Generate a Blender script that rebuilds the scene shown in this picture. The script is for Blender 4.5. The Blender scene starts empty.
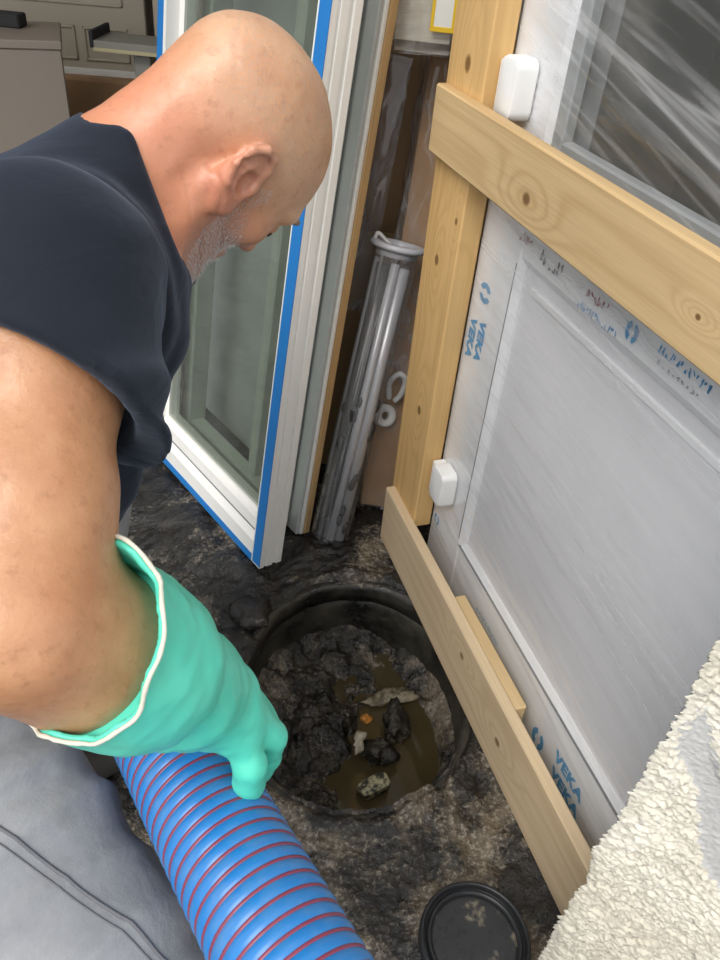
import bpy, bmesh, math, random
import numpy as np
from mathutils import Matrix, Vector

random.seed(4)
rng = np.random.default_rng(4)
C = bpy.context.scene.collection
scene = bpy.context.scene

# ------------------------------------------------------------------ camera
P, RO, H = math.radians(37.9), math.atan2(99, 995), 1.25
fw = np.array([0, math.cos(P), -math.sin(P)]); upw = np.array([0, math.sin(P), math.cos(P)]); rt = np.array([1., 0, 0])
cu = math.cos(RO) * upw - math.sin(RO) * rt
cr = math.cos(RO) * rt + math.sin(RO) * upw
cam = bpy.data.cameras.new('camera'); camo = bpy.data.objects.new('camera', cam); C.objects.link(camo)
M4 = Matrix.Identity(4)
for i in range(3):
    M4[i][0], M4[i][1], M4[i][2] = cr[i], cu[i], -fw[i]
M4[2][3] = H
camo.matrix_world = M4
cam.sensor_fit = 'VERTICAL'; cam.sensor_height = 24; cam.sensor_width = 18; cam.lens = 778 / 960 * 24
cam.clip_start = 0.02
scene.camera = camo

# ------------------------------------------------------------------ light
w = bpy.data.worlds.new('sky'); scene.world = w; w.use_nodes = True
bg = w.node_tree.nodes['Background']
bg.inputs[0].default_value = (0.93, 0.96, 1.0, 1); bg.inputs[1].default_value = 1.0
sun = bpy.data.lights.new('hazy_sun_offscreen', 'SUN'); sun.energy = 1.8; sun.angle = math.radians(35); sun.color = (1, .96, .9)
so = bpy.data.objects.new('hazy_sun_offscreen', sun); C.objects.link(so)
so.rotation_euler = Vector((.42, .68, -.95)).to_track_quat('-Z', 'Y').to_euler()
scene.view_settings.view_transform = 'Standard'
scene.view_settings.look = 'None'
scene.view_settings.exposure = 0.42
scene.view_settings.gamma = 1.0
scene.view_settings.use_curve_mapping = False

# ------------------------------------------------------------------ helpers
def link(o, parent=None):
    C.objects.link(o)
    if parent is not None: o.parent = parent
    return o
def tag(o, label, cat, group=None):
    o['label'] = label; o['category'] = cat
    if group: o['group'] = group
    return o
def thing(name, label, cat, loc=(0, 0, 0), mat=None, group=None):
    o = bpy.data.objects.new(name, None); link(o)
    o.empty_display_size = .1
    if mat is not None: o.matrix_world = mat
    else: o.location = loc
    return tag(o, label, cat, group)
def mesh_obj(name, verts, faces, mat, parent=None, smooth=False):
    me = bpy.data.meshes.new(name)
    me.from_pydata([tuple(v) for v in verts], [], [tuple(f) for f in faces]); me.update()
    if smooth: me.polygons.foreach_set('use_smooth', np.ones(len(me.polygons), dtype=bool))
    if mat: me.materials.append(mat)
    return link(bpy.data.objects.new(name, me), parent)
def np_mesh(name, V, Q, mat, parent=None, smooth=True):
    me = bpy.data.meshes.new(name)
    V = np.asarray(V, dtype=np.float32); Q = np.asarray(Q, dtype=np.int32); n, k = Q.shape
    me.vertices.add(len(V)); me.vertices.foreach_set('co', V.ravel())
    me.loops.add(n * k); me.loops.foreach_set('vertex_index', Q.ravel())
    me.polygons.add(n); me.polygons.foreach_set('loop_start', np.arange(n, dtype=np.int32) * k)
    me.update(calc_edges=True); me.validate()
    if smooth: me.polygons.foreach_set('use_smooth', np.ones(len(me.polygons), dtype=bool))
    if mat: me.materials.append(mat)
    return link(bpy.data.objects.new(name, me), parent)
def bm_obj(name, bm, mat, parent=None, smooth=False):
    bmesh.ops.recalc_face_normals(bm, faces=bm.faces)
    me = bpy.data.meshes.new(name); bm.to_mesh(me); bm.free()
    if smooth: me.polygons.foreach_set('use_smooth', np.ones(len(me.polygons), dtype=bool))
    if mat: me.materials.append(mat)
    return link(bpy.data.objects.new(name, me), parent)
def box(name, x, y, z, mat, parent=None, bev=.002, seg=1, mtx=None):
    bm = bmesh.new(); bmesh.ops.create_cube(bm, size=1)
    for v in bm.verts:
        v.co = Vector((x[0] + (v.co.x + .5) * (x[1] - x[0]), y[0] + (v.co.y + .5) * (y[1] - y[0]), z[0] + (v.co.z + .5) * (z[1] - z[0])))
    if bev: bmesh.ops.bevel(bm, geom=list(bm.edges), offset=bev, segments=seg, affect='EDGES', profile=.5)
    if mtx is not None: bmesh.ops.transform(bm, matrix=mtx, verts=bm.verts)
    return bm_obj(name, bm, mat, parent, smooth=False)
def extrude_profile(name, prof, x0, x1, mat, parent=None, axis='x'):
    """closed 2-D profile swept along a local axis; prof = (a, b) pairs in the two other axes"""
    n = len(prof); V = []
    for t in (x0, x1):
        for a, b in prof:
            V.append((t, a, b) if axis == 'x' else (a, t, b) if axis == 'y' else (a, b, t))
    F = [(i, (i + 1) % n, n + (i + 1) % n, n + i) for i in range(n)] + [tuple(range(n)), tuple(range(2 * n - 1, n - 1, -1))]
    bm = bmesh.new(); vs = [bm.verts.new(v) for v in V]
    for f in F: bm.faces.new([vs[i] for i in f])
    return bm_obj(name, bm, mat, parent)
def catmull(pts, n):
    p = np.array(pts, float); p = np.vstack([2 * p[0] - p[1], p, 2 * p[-1] - p[-2]]); out = []
    for i in range(1, len(p) - 2):
        for t in np.linspace(0, 1, n, endpoint=False):
            a, b, c, d = p[i - 1], p[i], p[i + 1], p[i + 2]
            out.append(.5 * ((2 * b) + (c - a) * t + (2 * a - 5 * b + 4 * c - d) * t * t + (3 * b - a - 3 * c + d) * t ** 3))
    out.append(p[-2]); return np.array(out)
def frames(path):
    T = np.gradient(path, axis=0); T /= np.linalg.norm(T, axis=1)[:, None]
    N = np.zeros_like(T); r = np.array([0, 0, 1.]) if abs(T[0][2]) < .9 else np.array([1., 0, 0])
    n = r - T[0] * (r @ T[0]); N[0] = n / np.linalg.norm(n)
    for i in range(1, len(T)):
        n = N[i - 1] - T[i] * (N[i - 1] @ T[i]); N[i] = n / np.linalg.norm(n)
    return T, N, np.cross(T, N)
def tube(name, path, r, mat, parent=None, seg=12, cap=True, closed=False):
    path = np.asarray(path, float); T, N, B = frames(path)
    r = np.broadcast_to(np.asarray(r, float), (len(path),)); n = len(path)
    th = np.linspace(0, 2 * np.pi, seg, endpoint=False)
    V = path[:, None, :] + r[:, None, None] * (np.cos(th)[None, :, None] * N[:, None, :] + np.sin(th)[None, :, None] * B[:, None, :])
    V = V.reshape(-1, 3).tolist(); F = []
    for i in range(n if closed else n - 1):
        for j in range(seg):
            a, b = i * seg + j, i * seg + (j + 1) % seg; i2 = (i + 1) % n
            F.append((a, b, i2 * seg + (j + 1) % seg, i2 * seg + j))
    if cap and not closed: F += [tuple(range(seg))[::-1], tuple(range((n - 1) * seg, n * seg))]
    return mesh_obj(name, V, F, mat, parent, True)
def lathe(name, prof, mat, parent=None, seg=48, smooth=True):
    n = len(prof); V = []; F = []
    for k in range(seg):
        a = 2 * math.pi * k / seg
        for r, z in prof: V.append((r * math.cos(a), r * math.sin(a), z))
    for k in range(seg):
        k2 = (k + 1) % seg
        for i in range(n - 1): F.append((k * n + i, k2 * n + i, k2 * n + i + 1, k * n + i + 1))
    bm = bmesh.new(); vs = [bm.verts.new(v) for v in V]
    for f in F: bm.faces.new([vs[i] for i in f])
    bmesh.ops.remove_doubles(bm, verts=bm.verts, dist=1e-5)
    return bm_obj(name, bm, mat, parent, smooth)
def sharp(o, ang=35):
    o.data.polygons.foreach_set('use_smooth', np.ones(len(o.data.polygons), dtype=bool))
    o.data.set_sharp_from_angle(angle=math.radians(ang)); return o

# value noise in numpy
def _h(ix, iy, iz, s):
    n = (ix * 374761393 + iy * 668265263 + iz * 2147483647 + s * 974634541) & 0xffffffff
    n = ((n ^ (n >> 13)) * 1274126177) & 0xffffffff
    n = ((n ^ (n >> 16)) * 2246822519) & 0xffffffff
    return ((n ^ (n >> 15)) & 0xffff) / 32767.5 - 1
def vnoise(p, s=0):
    f = np.floor(p); i = f.astype(np.int64); u = p - f; u = u * u * (3 - 2 * u); o = 0
    for a in (0, 1):
        for b in (0, 1):
            for c in (0, 1):
                wt = (u[:, 0] if a else 1 - u[:, 0]) * (u[:, 1] if b else 1 - u[:, 1]) * (u[:, 2] if c else 1 - u[:, 2])
                o = o + wt * _h(i[:, 0] + a, i[:, 1] + b, i[:, 2] + c, s)
    return o
def fbm(p, oct=4, s=0, gain=.5):
    o = 0; a = 1.
    for k in range(oct): o = o + a * vnoise(p * 2 ** k + 17.3 * k, s + k); a *= gain
    return o

# ------------------------------------------------------------------ node materials
class NT:
    def __init__(s, name):
        s.m = bpy.data.materials.new(name); s.m.use_nodes = True; s.t = s.m.node_tree
        s.b = s.t.nodes['Principled BSDF']; s.out = s.t.nodes['Material Output']
        s.tc = s.t.nodes.new('ShaderNodeTexCoord')
    def n(s, typ, **kw):
        o = s.t.nodes.new('ShaderNode' + typ)
        for k, v in kw.items(): setattr(o, k, v)
        return o
    def l(s, a, b): s.t.links.new(a, b)
    def inp(s, node, key, v):
        if isinstance(v, bpy.types.NodeSocket): s.l(v, node.inputs[key])
        else: node.inputs[key].default_value = v
    def vec(s, scale=(1, 1, 1), rot=(0, 0, 0), loc=(0, 0, 0), src=None):
        o = s.n('Mapping'); s.l(src or s.tc.outputs['Object'], o.inputs[0])
        o.inputs['Scale'].default_value = scale; o.inputs['Rotation'].default_value = rot; o.inputs['Location'].default_value = loc
        return o.outputs[0]
    def noise(s, scale=5, detail=4, rough=.5, v=None, dist=0):
        o = s.n('TexNoise'); s.l(v or s.tc.outputs['Object'], o.inputs['Vector'])
        o.inputs['Scale'].default_value = scale; o.inputs['Detail'].default_value = detail
        o.inputs['Roughness'].default_value = rough; o.inputs['Distortion'].default_value = dist
        return o.outputs['Fac']
    def ramp(s, fac, stops, interp='LINEAR'):
        o = s.n('ValToRGB'); s.l(fac, o.inputs[0]); e = o.color_ramp.elements; o.color_ramp.interpolation = interp
        for i, (p, c) in enumerate(stops):
            if isinstance(c, (int, float)): c = (c, c, c)
            x = e[i] if i < 2 else e.new(p)
            x.position = p; x.color = (*c, 1)
        return o.outputs[0]
    def math(s, op, a, b=0., c=0.):
        o = s.n('Math', operation=op); s.inp(o, 0, a); s.inp(o, 1, b); s.inp(o, 2, c); return o.outputs[0]
    def mix(s, f, a, b, blend='MIX'):
        o = s.n('Mix', data_type='RGBA', blend_type=blend); s.inp(o, 0, f)
        for k, v in ((6, a), (7, b)):
            if isinstance(v, bpy.types.NodeSocket): s.l(v, o.inputs[k])
            else: o.inputs[k].default_value = (*v, 1)
        return o.outputs[2]
    def col(s, v):
        if isinstance(v, bpy.types.NodeSocket): s.l(v, s.b.inputs['Base Color'])
        else: s.b.inputs['Base Color'].default_value = (*v, 1)
        return s
    def rough(s, v): s.inp(s.b, 'Roughness', v); return s
    def bump(s, h, strength=.3, dist=.002, prev=None):
        o = s.n('Bump'); s.l(h, o.inputs['Height']); o.inputs['Strength'].default_value = strength; o.inputs['Distance'].default_value = dist
        if prev is not None: s.l(prev, o.inputs['Normal'])
        s.l(o.outputs[0], s.b.inputs['Normal']); return o.outputs[0]
def plain(name, c, rough=.5, var=.12, sc=30, bump=0, metal=0, spec=.5):
    m = NT(name); f = m.noise(sc, 4, .6)
    m.col(m.mix(f, tuple(x * (1 - var) for x in c), tuple(min(1, x * (1 + var)) for x in c))).rough(rough)
    m.b.inputs['Metallic'].default_value = metal; m.b.inputs['Specular IOR Level'].default_value = spec
    if bump: m.bump(f, bump)
    return m.m
def wood(name, axis, light=(.60, .40, .19), dark=(.40, .22, .075), knots=(), freq=150, seed=0.):
    m = NT(name)
    st = [1., 1., 1.]; st[axis] = .07
    v = m.vec(tuple(st), loc=(seed, seed * .7, seed * .3))
    g = m.noise(9, 3, .5, v)
    h = m.math('MULTIPLY', g, 11.0)
    sp = m.n('SeparateXYZ'); m.l(m.tc.outputs['Object'], sp.inputs[0])
    cross = sp.outputs[2] if axis == 0 else sp.outputs[0]
    h = m.math('ADD', h, m.math('MULTIPLY', cross, freq * .45))
    kd = None
    for (kx, ky, kz, kr) in knots:
        c = [kx, ky, kz]; s = [1., 1., 1.]; s[axis] = .42
        vm = m.n('VectorMath', operation='SUBTRACT'); m.l(m.tc.outputs['Object'], vm.inputs[0]); vm.inputs[1].default_value = c
        v2 = m.n('VectorMath', operation='MULTIPLY'); m.l(vm.outputs[0], v2.inputs[0]); s[1] = 0; v2.inputs[1].default_value = s
        ln = m.n('VectorMath', operation='LENGTH'); m.l(v2.outputs[0], ln.inputs[0])
        q = m.math('DIVIDE', ln.outputs['Value'], kr * 3.2)
        e = m.math('EXPONENT', m.math('MULTIPLY', m.math('MULTIPLY', q, q), -1.))
        h = m.math('ADD', h, m.math('MULTIPLY', e, 9.))
        s2 = list(s); s2[axis] = .8
        v3 = m.n('VectorMath', operation='MULTIPLY'); m.l(vm.outputs[0], v3.inputs[0]); v3.inputs[1].default_value = s2
        l3 = m.n('VectorMath', operation='LENGTH'); m.l(v3.outputs[0], l3.inputs[0])
        k = m.math('SMOOTH_MIN', m.math('DIVIDE', l3.outputs['Value'], kr), 10., .1)
        kd = k if kd is None else m.math('MINIMUM', kd, k)
    s = m.math('SINE', m.math('MULTIPLY', h, 2.2))
    s = m.math('POWER', m.math('MULTIPLY_ADD', s, .5, .5), 2.5)
    st2 = [260., 260., 260.]; st2[axis] = 5.
    fine = m.noise(1, 3, .6, m.vec(tuple(st2)))
    c = m.mix(m.math('MULTIPLY', s, .42), light, dark)
    c = m.mix(m.math('MULTIPLY', m.ramp(fine, [(.4, 0.), (.75, 1.)]), .3), c, tuple(x * .6 for x in dark))
    big = m.noise(4, 3, .5, m.vec(tuple(1 if i != axis else .3 for i in range(3)), loc=(3 + seed, 1, 2)))
    c = m.mix(m.math('MULTIPLY', m.ramp(big, [(.4, 0.), (.75, 1.)]), .45), c, tuple(min(1, x * 1.12 + .03) for x in light))
    if kd is not None:
        c = m.mix(m.ramp(kd, [(.55, 1.), (1.15, 0.)]), c, (.10, .045, .018))
        c = m.mix(m.math('MULTIPLY', m.ramp(kd, [(.9, .8), (2.6, 0.)]), .4), c, dark)
    m.col(c).rough(.62); m.b.inputs['Specular IOR Level'].default_value = .3
    m.bump(fine, .25, .001)
    return m.m

def schlick(m, nrm=None, f0=.045):      # the same from both sides of a thin sheet
    lw = m.n('LayerWeight'); lw.inputs[0].default_value = .5
    if nrm is not None: m.l(nrm, lw.inputs['Normal'])
    return m.math('MULTIPLY_ADD', m.math('POWER', lw.outputs['Facing'], 4.), .8, f0)
def film_mat(name, base=.08, streak=.55, rot=(0, .35, 0), sc=(5, 30, 45), tint=(.95, .96, .98), dirt=0.0):
    """clear stretch film: mostly see-through, milky and shiny along its wrinkles"""
    m = NT(name); m.t.nodes.remove(m.b)
    mp = m.vec((1, 1, 1), rot)
    a = m.noise(1, 2.5, .5, m.vec(sc, src=mp)); b = m.noise(1, 2, .5, m.vec(tuple(x * .3 for x in sc), loc=(4, 2, 1), src=mp))
    ridge = m.ramp(a, [(.46, 0.), (.52, 1.), (.58, 0.)])
    big = m.ramp(b, [(.48, 0.), (.68, 1.)])
    fac = m.math('ADD', m.math('MULTIPLY', m.math('MULTIPLY', ridge, m.ramp(b, [(.4, .15), (.6, 1.)])), streak * .7), m.math('ADD', m.math('MULTIPLY', big, streak * .3), base))
    bp = m.n('Bump'); m.l(a, bp.inputs['Height']); bp.inputs['Strength'].default_value = .7; bp.inputs['Distance'].default_value = .006
    tr = m.n('BsdfTransparent'); gl = m.n('BsdfGlossy'); gl.inputs['Roughness'].default_value = .12
    m.l(bp.outputs[0], gl.inputs['Normal'])
    df = m.n('BsdfDiffuse'); df.inputs[0].default_value = (*tint, 1)
    tl = m.n('BsdfTranslucent'); tl.inputs[0].default_value = (*tint, 1)
    md = m.n('MixShader'); md.inputs[0].default_value = .35; m.l(df.outputs[0], md.inputs[1]); m.l(tl.outputs[0], md.inputs[2])
    s1 = m.n('MixShader'); m.l(m.math('MULTIPLY', fac, .8), s1.inputs[0]); m.l(tr.outputs[0], s1.inputs[1]); m.l(md.outputs[0], s1.inputs[2])
    fr = schlick(m, bp.outputs[0])
    s2 = m.n('MixShader'); m.l(fr, s2.inputs[0]); m.l(s1.outputs[0], s2.inputs[1]); m.l(gl.outputs[0], s2.inputs[2])
    m.l(s2.outputs[0], m.out.inputs[0]); return m.m
def glass_mat(name, tint=(.8, .86, .84), dust=.12, rough=.02, ior=1.5):
    m = NT(name); m.t.nodes.remove(m.b)
    tr = m.n('BsdfTransparent'); tr.inputs[0].default_value = (*tint, 1)
    gl = m.n('BsdfGlossy'); gl.inputs['Roughness'].default_value = rough
    fr = schlick(m)
    df = m.n('BsdfDiffuse'); df.inputs[0].default_value = (.5, .52, .48, 1)
    d = m.noise(14, 5, .65)
    s0 = m.n('MixShader'); m.l(m.math('MULTIPLY', m.ramp(d, [(.3, .35), (.75, 1.)]), dust), s0.inputs[0]); m.l(tr.outputs[0], s0.inputs[1]); m.l(df.outputs[0], s0.inputs[2])
    s1 = m.n('MixShader'); m.l(fr, s1.inputs[0]); m.l(s0.outputs[0], s1.inputs[1]); m.l(gl.outputs[0], s1.inputs[2])
    m.l(s1.outputs[0], m.out.inputs[0]); return m.m

def mud_mat(name, tanmask=True, grit=.85, brown=(.028, .023, .018), off=0.):
    m = NT(name)
    big = m.noise(6, 4, .55, dist=.6); mid = m.noise(26, 5, .65, m.vec(loc=(3, 1, 0))); fine = m.noise(130, 4, .7)
    c = m.mix(m.ramp(mid, [(.35, 0.), (.7, 1.)]), (.005, .005, .0055), brown)
    pat = m.math('ADD', m.math('MULTIPLY', big, .8), m.math('MULTIPLY', mid, .25))
    if off: pat = m.math('ADD', pat, off)
    if tanmask:
        vs_ = m.n('VectorMath', operation='DISTANCE'); m.l(m.tc.outputs['Object'], vs_.inputs[0]); vs_.inputs[1].default_value = (.16, .50, 0)
        near = m.n('MapRange'); m.l(m.math('ADD', vs_.outputs['Value'], m.math('MULTIPLY', m.noise(7, 3, .6, m.vec(loc=(5, 2, 0))), .35)), near.inputs[0])
        near.inputs[1].default_value = .58; near.inputs[2].default_value = .44; near.inputs[3].default_value = -.03; near.inputs[4].default_value = .055
        pat = m.math('ADD', pat, near.outputs[0])
    c = m.mix(m.ramp(pat, [(.54, 0.), (.64, 1.)]), c, (.17, .135, .095))
    c = m.mix(m.math('MULTIPLY', m.ramp(fine, [(.52, 0.), (.63, grit)]), m.ramp(pat, [(.48, .0), (.62, 1.)])), c, (.44, .39, .31))
    c = m.mix(m.ramp(fine, [(.3, .85), (.44, 0.)]), c, (.006, .006, .006))
    m.col(c)
    wet = m.noise(9, 4, .6, m.vec(loc=(8, 3, 1)))
    m.rough(m.ramp(wet, [(.40, .10), (.60, .42)])); m.b.inputs['Specular IOR Level'].default_value = .75
    if not tanmask: m.rough(m.ramp(wet, [(.40, .05), (.62, .30)]))
    m.bump(fine, .8, .006, m.bump(mid, .5, .012)); return m.m

MAT = {}
def build_materials():
    M = MAT
    M['mud'] = mud_mat('wet_mud'); M['sludge'] = mud_mat('sludge', False, .45, (.05, .041, .028), .015)
    M['pine_lower'] = wood('pine_board', 0, (.70, .54, .35), (.54, .38, .2), [(.46, 0, .10, .008), (.63, 0, .07, .009)], seed=1.3)
    M['pine_upper'] = wood('pine_plank', 0, (.66, .475, .25), (.44, .265, .11), [(.350, 0, .921, .010), (.72, 0, .93, .004)], seed=4.1)
    M['pine_post'] = wood('pine_post', 2, (.68, .44, .185), (.50, .28, .09), [(.05, 0, .71, .010), (.105, 0, .80, .006), (.07, 0, .40, .010), (.06, 0, 1.03, .012)], freq=170, seed=7.7)
    M['pine_block'] = wood('pine_block', 0, (.70, .53, .30), (.55, .37, .17), seed=2.2)
    M['edge_wood'] = wood('edge_wood', 2, (.55, .36, .17), (.38, .22, .09), seed=5.)
    M['white'] = plain('white_plastic', (.82, .83, .85), .35, .04)
    M['white2'] = plain('white_frame', (.85, .84, .80), .45, .06, 12)
    M['panelwhite'] = plain('panel_white', (.74, .74, .77), .45, .03, 8)
    M['cap'] = plain('spacer_white', (.85, .85, .84), .4, .03)
    M['blue'] = plain('blue_film', (.02, .20, .56), .4, .12, 9)
    M['print'] = plain('blue_print', (.03, .30, .60), .6, .1)
    M['redprint'] = plain('red_print', (.30, .05, .06), .6, .1)
    M['blackprint'] = plain('black_print', (.06, .05, .08), .6, .1)
    M['gasket'] = plain('grey_gasket', (.18, .19, .21), .6, .1)
    M['seal'] = plain('glazing_seal', (.32, .34, .35), .5, .1)
    M['film'] = film_mat('stretch_film', .06, .42, (0, -.05, 0), (1.6, 1, 27))
    M['film_dark'] = film_mat('bag_film', .08, .6, (.3, .2, .4), (22, 22, 6), (.8, .82, .86))
    M['tube_film'] = film_mat('tube_plastic', .09, .45, (0, 0, .2), (70, 70, 2))
    M['glass'] = glass_mat('window_glass', (.76, .79, .76), .12, .02, 1.5)
    M['glass2'] = glass_mat('door_glass', (.84, .86, .87), .05, .03)
    M['hollow'] = plain('black_plastic', (.03, .03, .032), .8)
    M['greyface'] = plain('grey_panel', (.48, .50, .50), .5, .08)
    M['palegreen'] = plain('pale_frame', (.62, .64, .59), .5, .08)
    M['cardboard'] = plain('cardboard', (.46, .28, .15), .75, .15, 18)
    M['brownboard'] = plain('brown_board', (.30, .20, .10), .6, .15, 10)
    M['beigepack'] = plain('beige_pack', (.66, .61, .51), .55, .08, 60, .4)
    M['yellow'] = plain('yellow_border', (.85, .56, .02), .5, .05)
    M['label'] = plain('label_white', (.85, .84, .78), .5, .06)
    M['rod'] = plain('grey_rod', (.42, .43, .46), .3, .1, metal=.3)
    M['blackmud'] = plain('dark_rod', (.02, .02, .022), .35, .3, 50, .4)
    M['plug'] = plain('grey_plug', (.50, .50, .54), .35, .08)
    M['strap'] = plain('white_strap', (.75, .74, .72), .4, .05)
    M['cabinet'] = plain('taupe_cabinet', (.30, .25, .205), .6, .05, 6)
    M['beigedoor'] = plain('beige_door', (.47, .41, .315), .55, .05, 5)
    M['plank_grey'] = plain('grey_plank', (.28, .27, .23), .6, .08)
    M['yellowedge'] = plain('pale_edge', (.55, .48, .28), .6, .1)
    M['wall'] = plain('wall_plaster', (.42, .40, .37), .85, .08, 6, .3)
    M['ceil'] = plain('ceiling_paint', (.5, .49, .47), .9, .05, 4)
    M['lid'] = plain('black_lid_plastic', (.022, .023, .025), .32, .25, 25, .15)
    # lid dirt
    m = NT('lid_top'); d = m.noise(28, 5, .65); f = m.ramp(d, [(.58, 0.), (.68, 1.)])
    m.col(m.mix(m.math('MULTIPLY', f, .75), (.035, .036, .038), (.30, .26, .19))).rough(m.ramp(d, [(.4, .22), (.7, .7)])); m.bump(d, .2, .003); M['lidtop'] = m.m
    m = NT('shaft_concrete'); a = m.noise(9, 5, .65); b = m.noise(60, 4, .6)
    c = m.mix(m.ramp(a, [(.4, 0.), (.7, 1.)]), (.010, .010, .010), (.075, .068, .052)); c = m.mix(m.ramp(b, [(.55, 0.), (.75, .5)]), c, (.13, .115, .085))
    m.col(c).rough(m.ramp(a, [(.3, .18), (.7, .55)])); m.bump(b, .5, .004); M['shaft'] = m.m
    m = NT('murky_water'); a = m.noise(6, 3, .5, dist=.5)
    m.col(m.mix(a, (.045, .033, .014), (.085, .066, .032))).rough(.07); m.bump(m.noise(18, 2, .5), .03, .004); M['water'] = m.m
    m = NT('mossy_concrete'); a = m.noise(60, 4, .6)
    m.col(m.mix(m.ramp(a, [(.42, 0.), (.55, 1.)]), (.03, .03, .02), (.46, .42, .26))).rough(.6); m.bump(a, .5, .004); M['chunk'] = m.m
    m = NT('dark_chunk'); a = m.noise(70, 4, .6); m.col(m.mix(a, (.012, .012, .014), (.07, .065, .06))).rough(.3); m.bump(a, .5, .004); M['dchunk'] = m.m
    M['palebit'] = plain('pale_scrap', (.48, .44, .34), .6, .3, 60, .4)
    m = NT('dirty_foam'); a = m.noise(50, 4, .6); m.col(m.mix(m.ramp(a, [(.4, 0.), (.6, 1.)]), (.09, .07, .04), (.34, .29, .2))).rough(.5); m.bump(a, .5, .004); M['foam'] = m.m
    M['orangebit'] = plain('orange_scrap', (.55, .22, .04), .5, .3, 60)
    # stucco
    m = NT('rough_render'); a = m.noise(7, 4, .6); b = m.noise(160, 4, .65)
    c = m.mix(m.ramp(a, [(.35, 0.), (.7, 1.)]), (.66, .61, .50), (.80, .76, .66)); c = m.mix(m.ramp(b, [(.35, .5), (.5, 0.)]), c, (.40, .36, .29))
    m.col(c).rough(.9); m.bump(b, .5, .004); M['stucco'] = m.m
    m = NT('grey_mortar'); b = m.noise(220, 4, .65); m.col(m.mix(b, (.42, .41, .40), (.60, .59, .57))).rough(.9); m.bump(b, .5, .003); M['mortar'] = m.m
    # cloth
    m = NT('navy_jersey'); a = m.noise(5, 4, .6); b = m.noise(700, 2, .5)
    m.col(m.mix(a, (.006, .008, .0135), (.012, .0155, .025))).rough(.85); m.b.inputs['Specular IOR Level'].default_value = .25
    m.b.inputs['Sheen Weight'].default_value = .22; m.b.inputs['Sheen Tint'].default_value = (.5, .6, .8, 1)
    m.bump(b, .3, .001, m.bump(m.noise(1, 3, .5, m.vec((9, 14, 30), (.5, .3, .2)), .5), .35, .012)); M['navy'] = m.m
    m = NT('grey_denim'); a = m.noise(7, 5, .65); st = m.noise(1, 3, .6, m.vec((420, 60, 60), (.4, .3, .6))); b = m.noise(500, 2, .5)
    c = m.mix(m.ramp(a, [(.35, 0.), (.7, 1.)]), (.22, .225, .24), (.38, .385, .40)); c = m.mix(m.math('MULTIPLY', st, .45), c, (.19, .195, .21))
    stain = m.noise(11, 4, .6, m.vec(loc=(2, 5, 1))); c = m.mix(m.ramp(stain, [(.6, 0.), (.75, .45)]), c, (.22, .18, .13))
    m.col(c).rough(.9); m.bump(b, .4, .001, m.bump(m.noise(1, 3, .55, m.vec((18, 18, 40), (.2, .5, .7)), .4), .28, .010)); M['denim'] = m.m
    M['stitch'] = plain('denim_seam', (.15, .15, .165), .9, .2, 200, .4)
    m = NT('green_rubber'); a = m.noise(14, 4, .6); g = m.noise(170, 3, .6)
    sp = m.n('SeparateXYZ'); m.l(m.tc.outputs['Object'], sp.inputs[0])
    c = m.mix(a, (.07, .60, .43), (.13, .72, .55))
    mr = m.n('MapRange'); m.l(sp.outputs[2], mr.inputs[0]); mr.inputs[1].default_value = .500; mr.inputs[2].default_value = .465
    c = m.mix(m.math('MULTIPLY', mr.outputs[0], m.ramp(a, [(.3, .75), (.6, 1.)])), c, (.14, .085, .045))
    m.col(c).rough(.42); m.bump(g, .12, .001); M['glove'] = m.m
    M['hem'] = plain('pale_hem', (.68, .66, .55), .7, .1, 200, .3)
    m = NT('hose_blue'); a = m.noise(35, 4, .6); m.col(m.mix(m.ramp(a, [(.45, 0.), (.75, .4)]), (.02, .19, .52), (.14, .26, .42))).rough(.32); M['hose'] = m.m
    M['hosered'] = plain('hose_red', (.24, .045, .085), .4, .2, 60)
    M['boot'] = plain('dark_boot', (.05, .045, .04), .6, .2, 40, .3)
    M['lash'] = plain('dark_lash', (.03, .02, .018), .6)
    M['stub'] = plain('white_stubble', (.72, .71, .70), .5, .1)
    M['brow'] = plain('grey_brow', (.34, .28, .23), .7, .2)
build_materials()
M = MAT
# ================================================================== the place
HC = np.array([.03, .97]); HRX, HRY = .228, .272          # manhole centre and half axes
def hole_r(th):                                            # broken, slightly uneven rim
    p = np.stack([np.cos(th) * 2.2, np.sin(th) * 2.2, np.zeros_like(th)], 1)
    return 1 + .022 * fbm(p, 3, 5) + .012 * fbm(p * 4, 2, 9)
def polar(rad, zfun, nth=420, name='x', mat=None, parent=None):
    th = np.linspace(0, 2 * np.pi, nth, endpoint=False); hr = hole_r(th)
    V = []
    for k, t in enumerate(rad):
        f = t * (hr if t < 1.6 else 1 + (hr - 1) * max(0, (2.2 - t) / .6))
        V.append(np.stack([HC[0] + np.cos(th) * HRX * f, HC[1] + np.sin(th) * HRY * f, np.zeros(nth)], 1))
    V = np.concatenate(V); V[:, 2] = zfun(V, np.repeat(rad, nth))
    n = len(rad); i, j = np.meshgrid(np.arange(n - 1), np.arange(nth), indexing='ij'); j2 = (j + 1) % nth
    Q = np.stack([i * nth + j, (i + 1) * nth + j, (i + 1) * nth + j2, i * nth + j2], -1).reshape(-1, 4)
    return np_mesh(name, V, Q, mat, parent)
rad = np.concatenate([[.985, .99, 1.0], 1 + np.linspace(0, 1.9, 170)[1:], np.linspace(3, 5, 50), np.linspace(5.2, 26, 30)])
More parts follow.
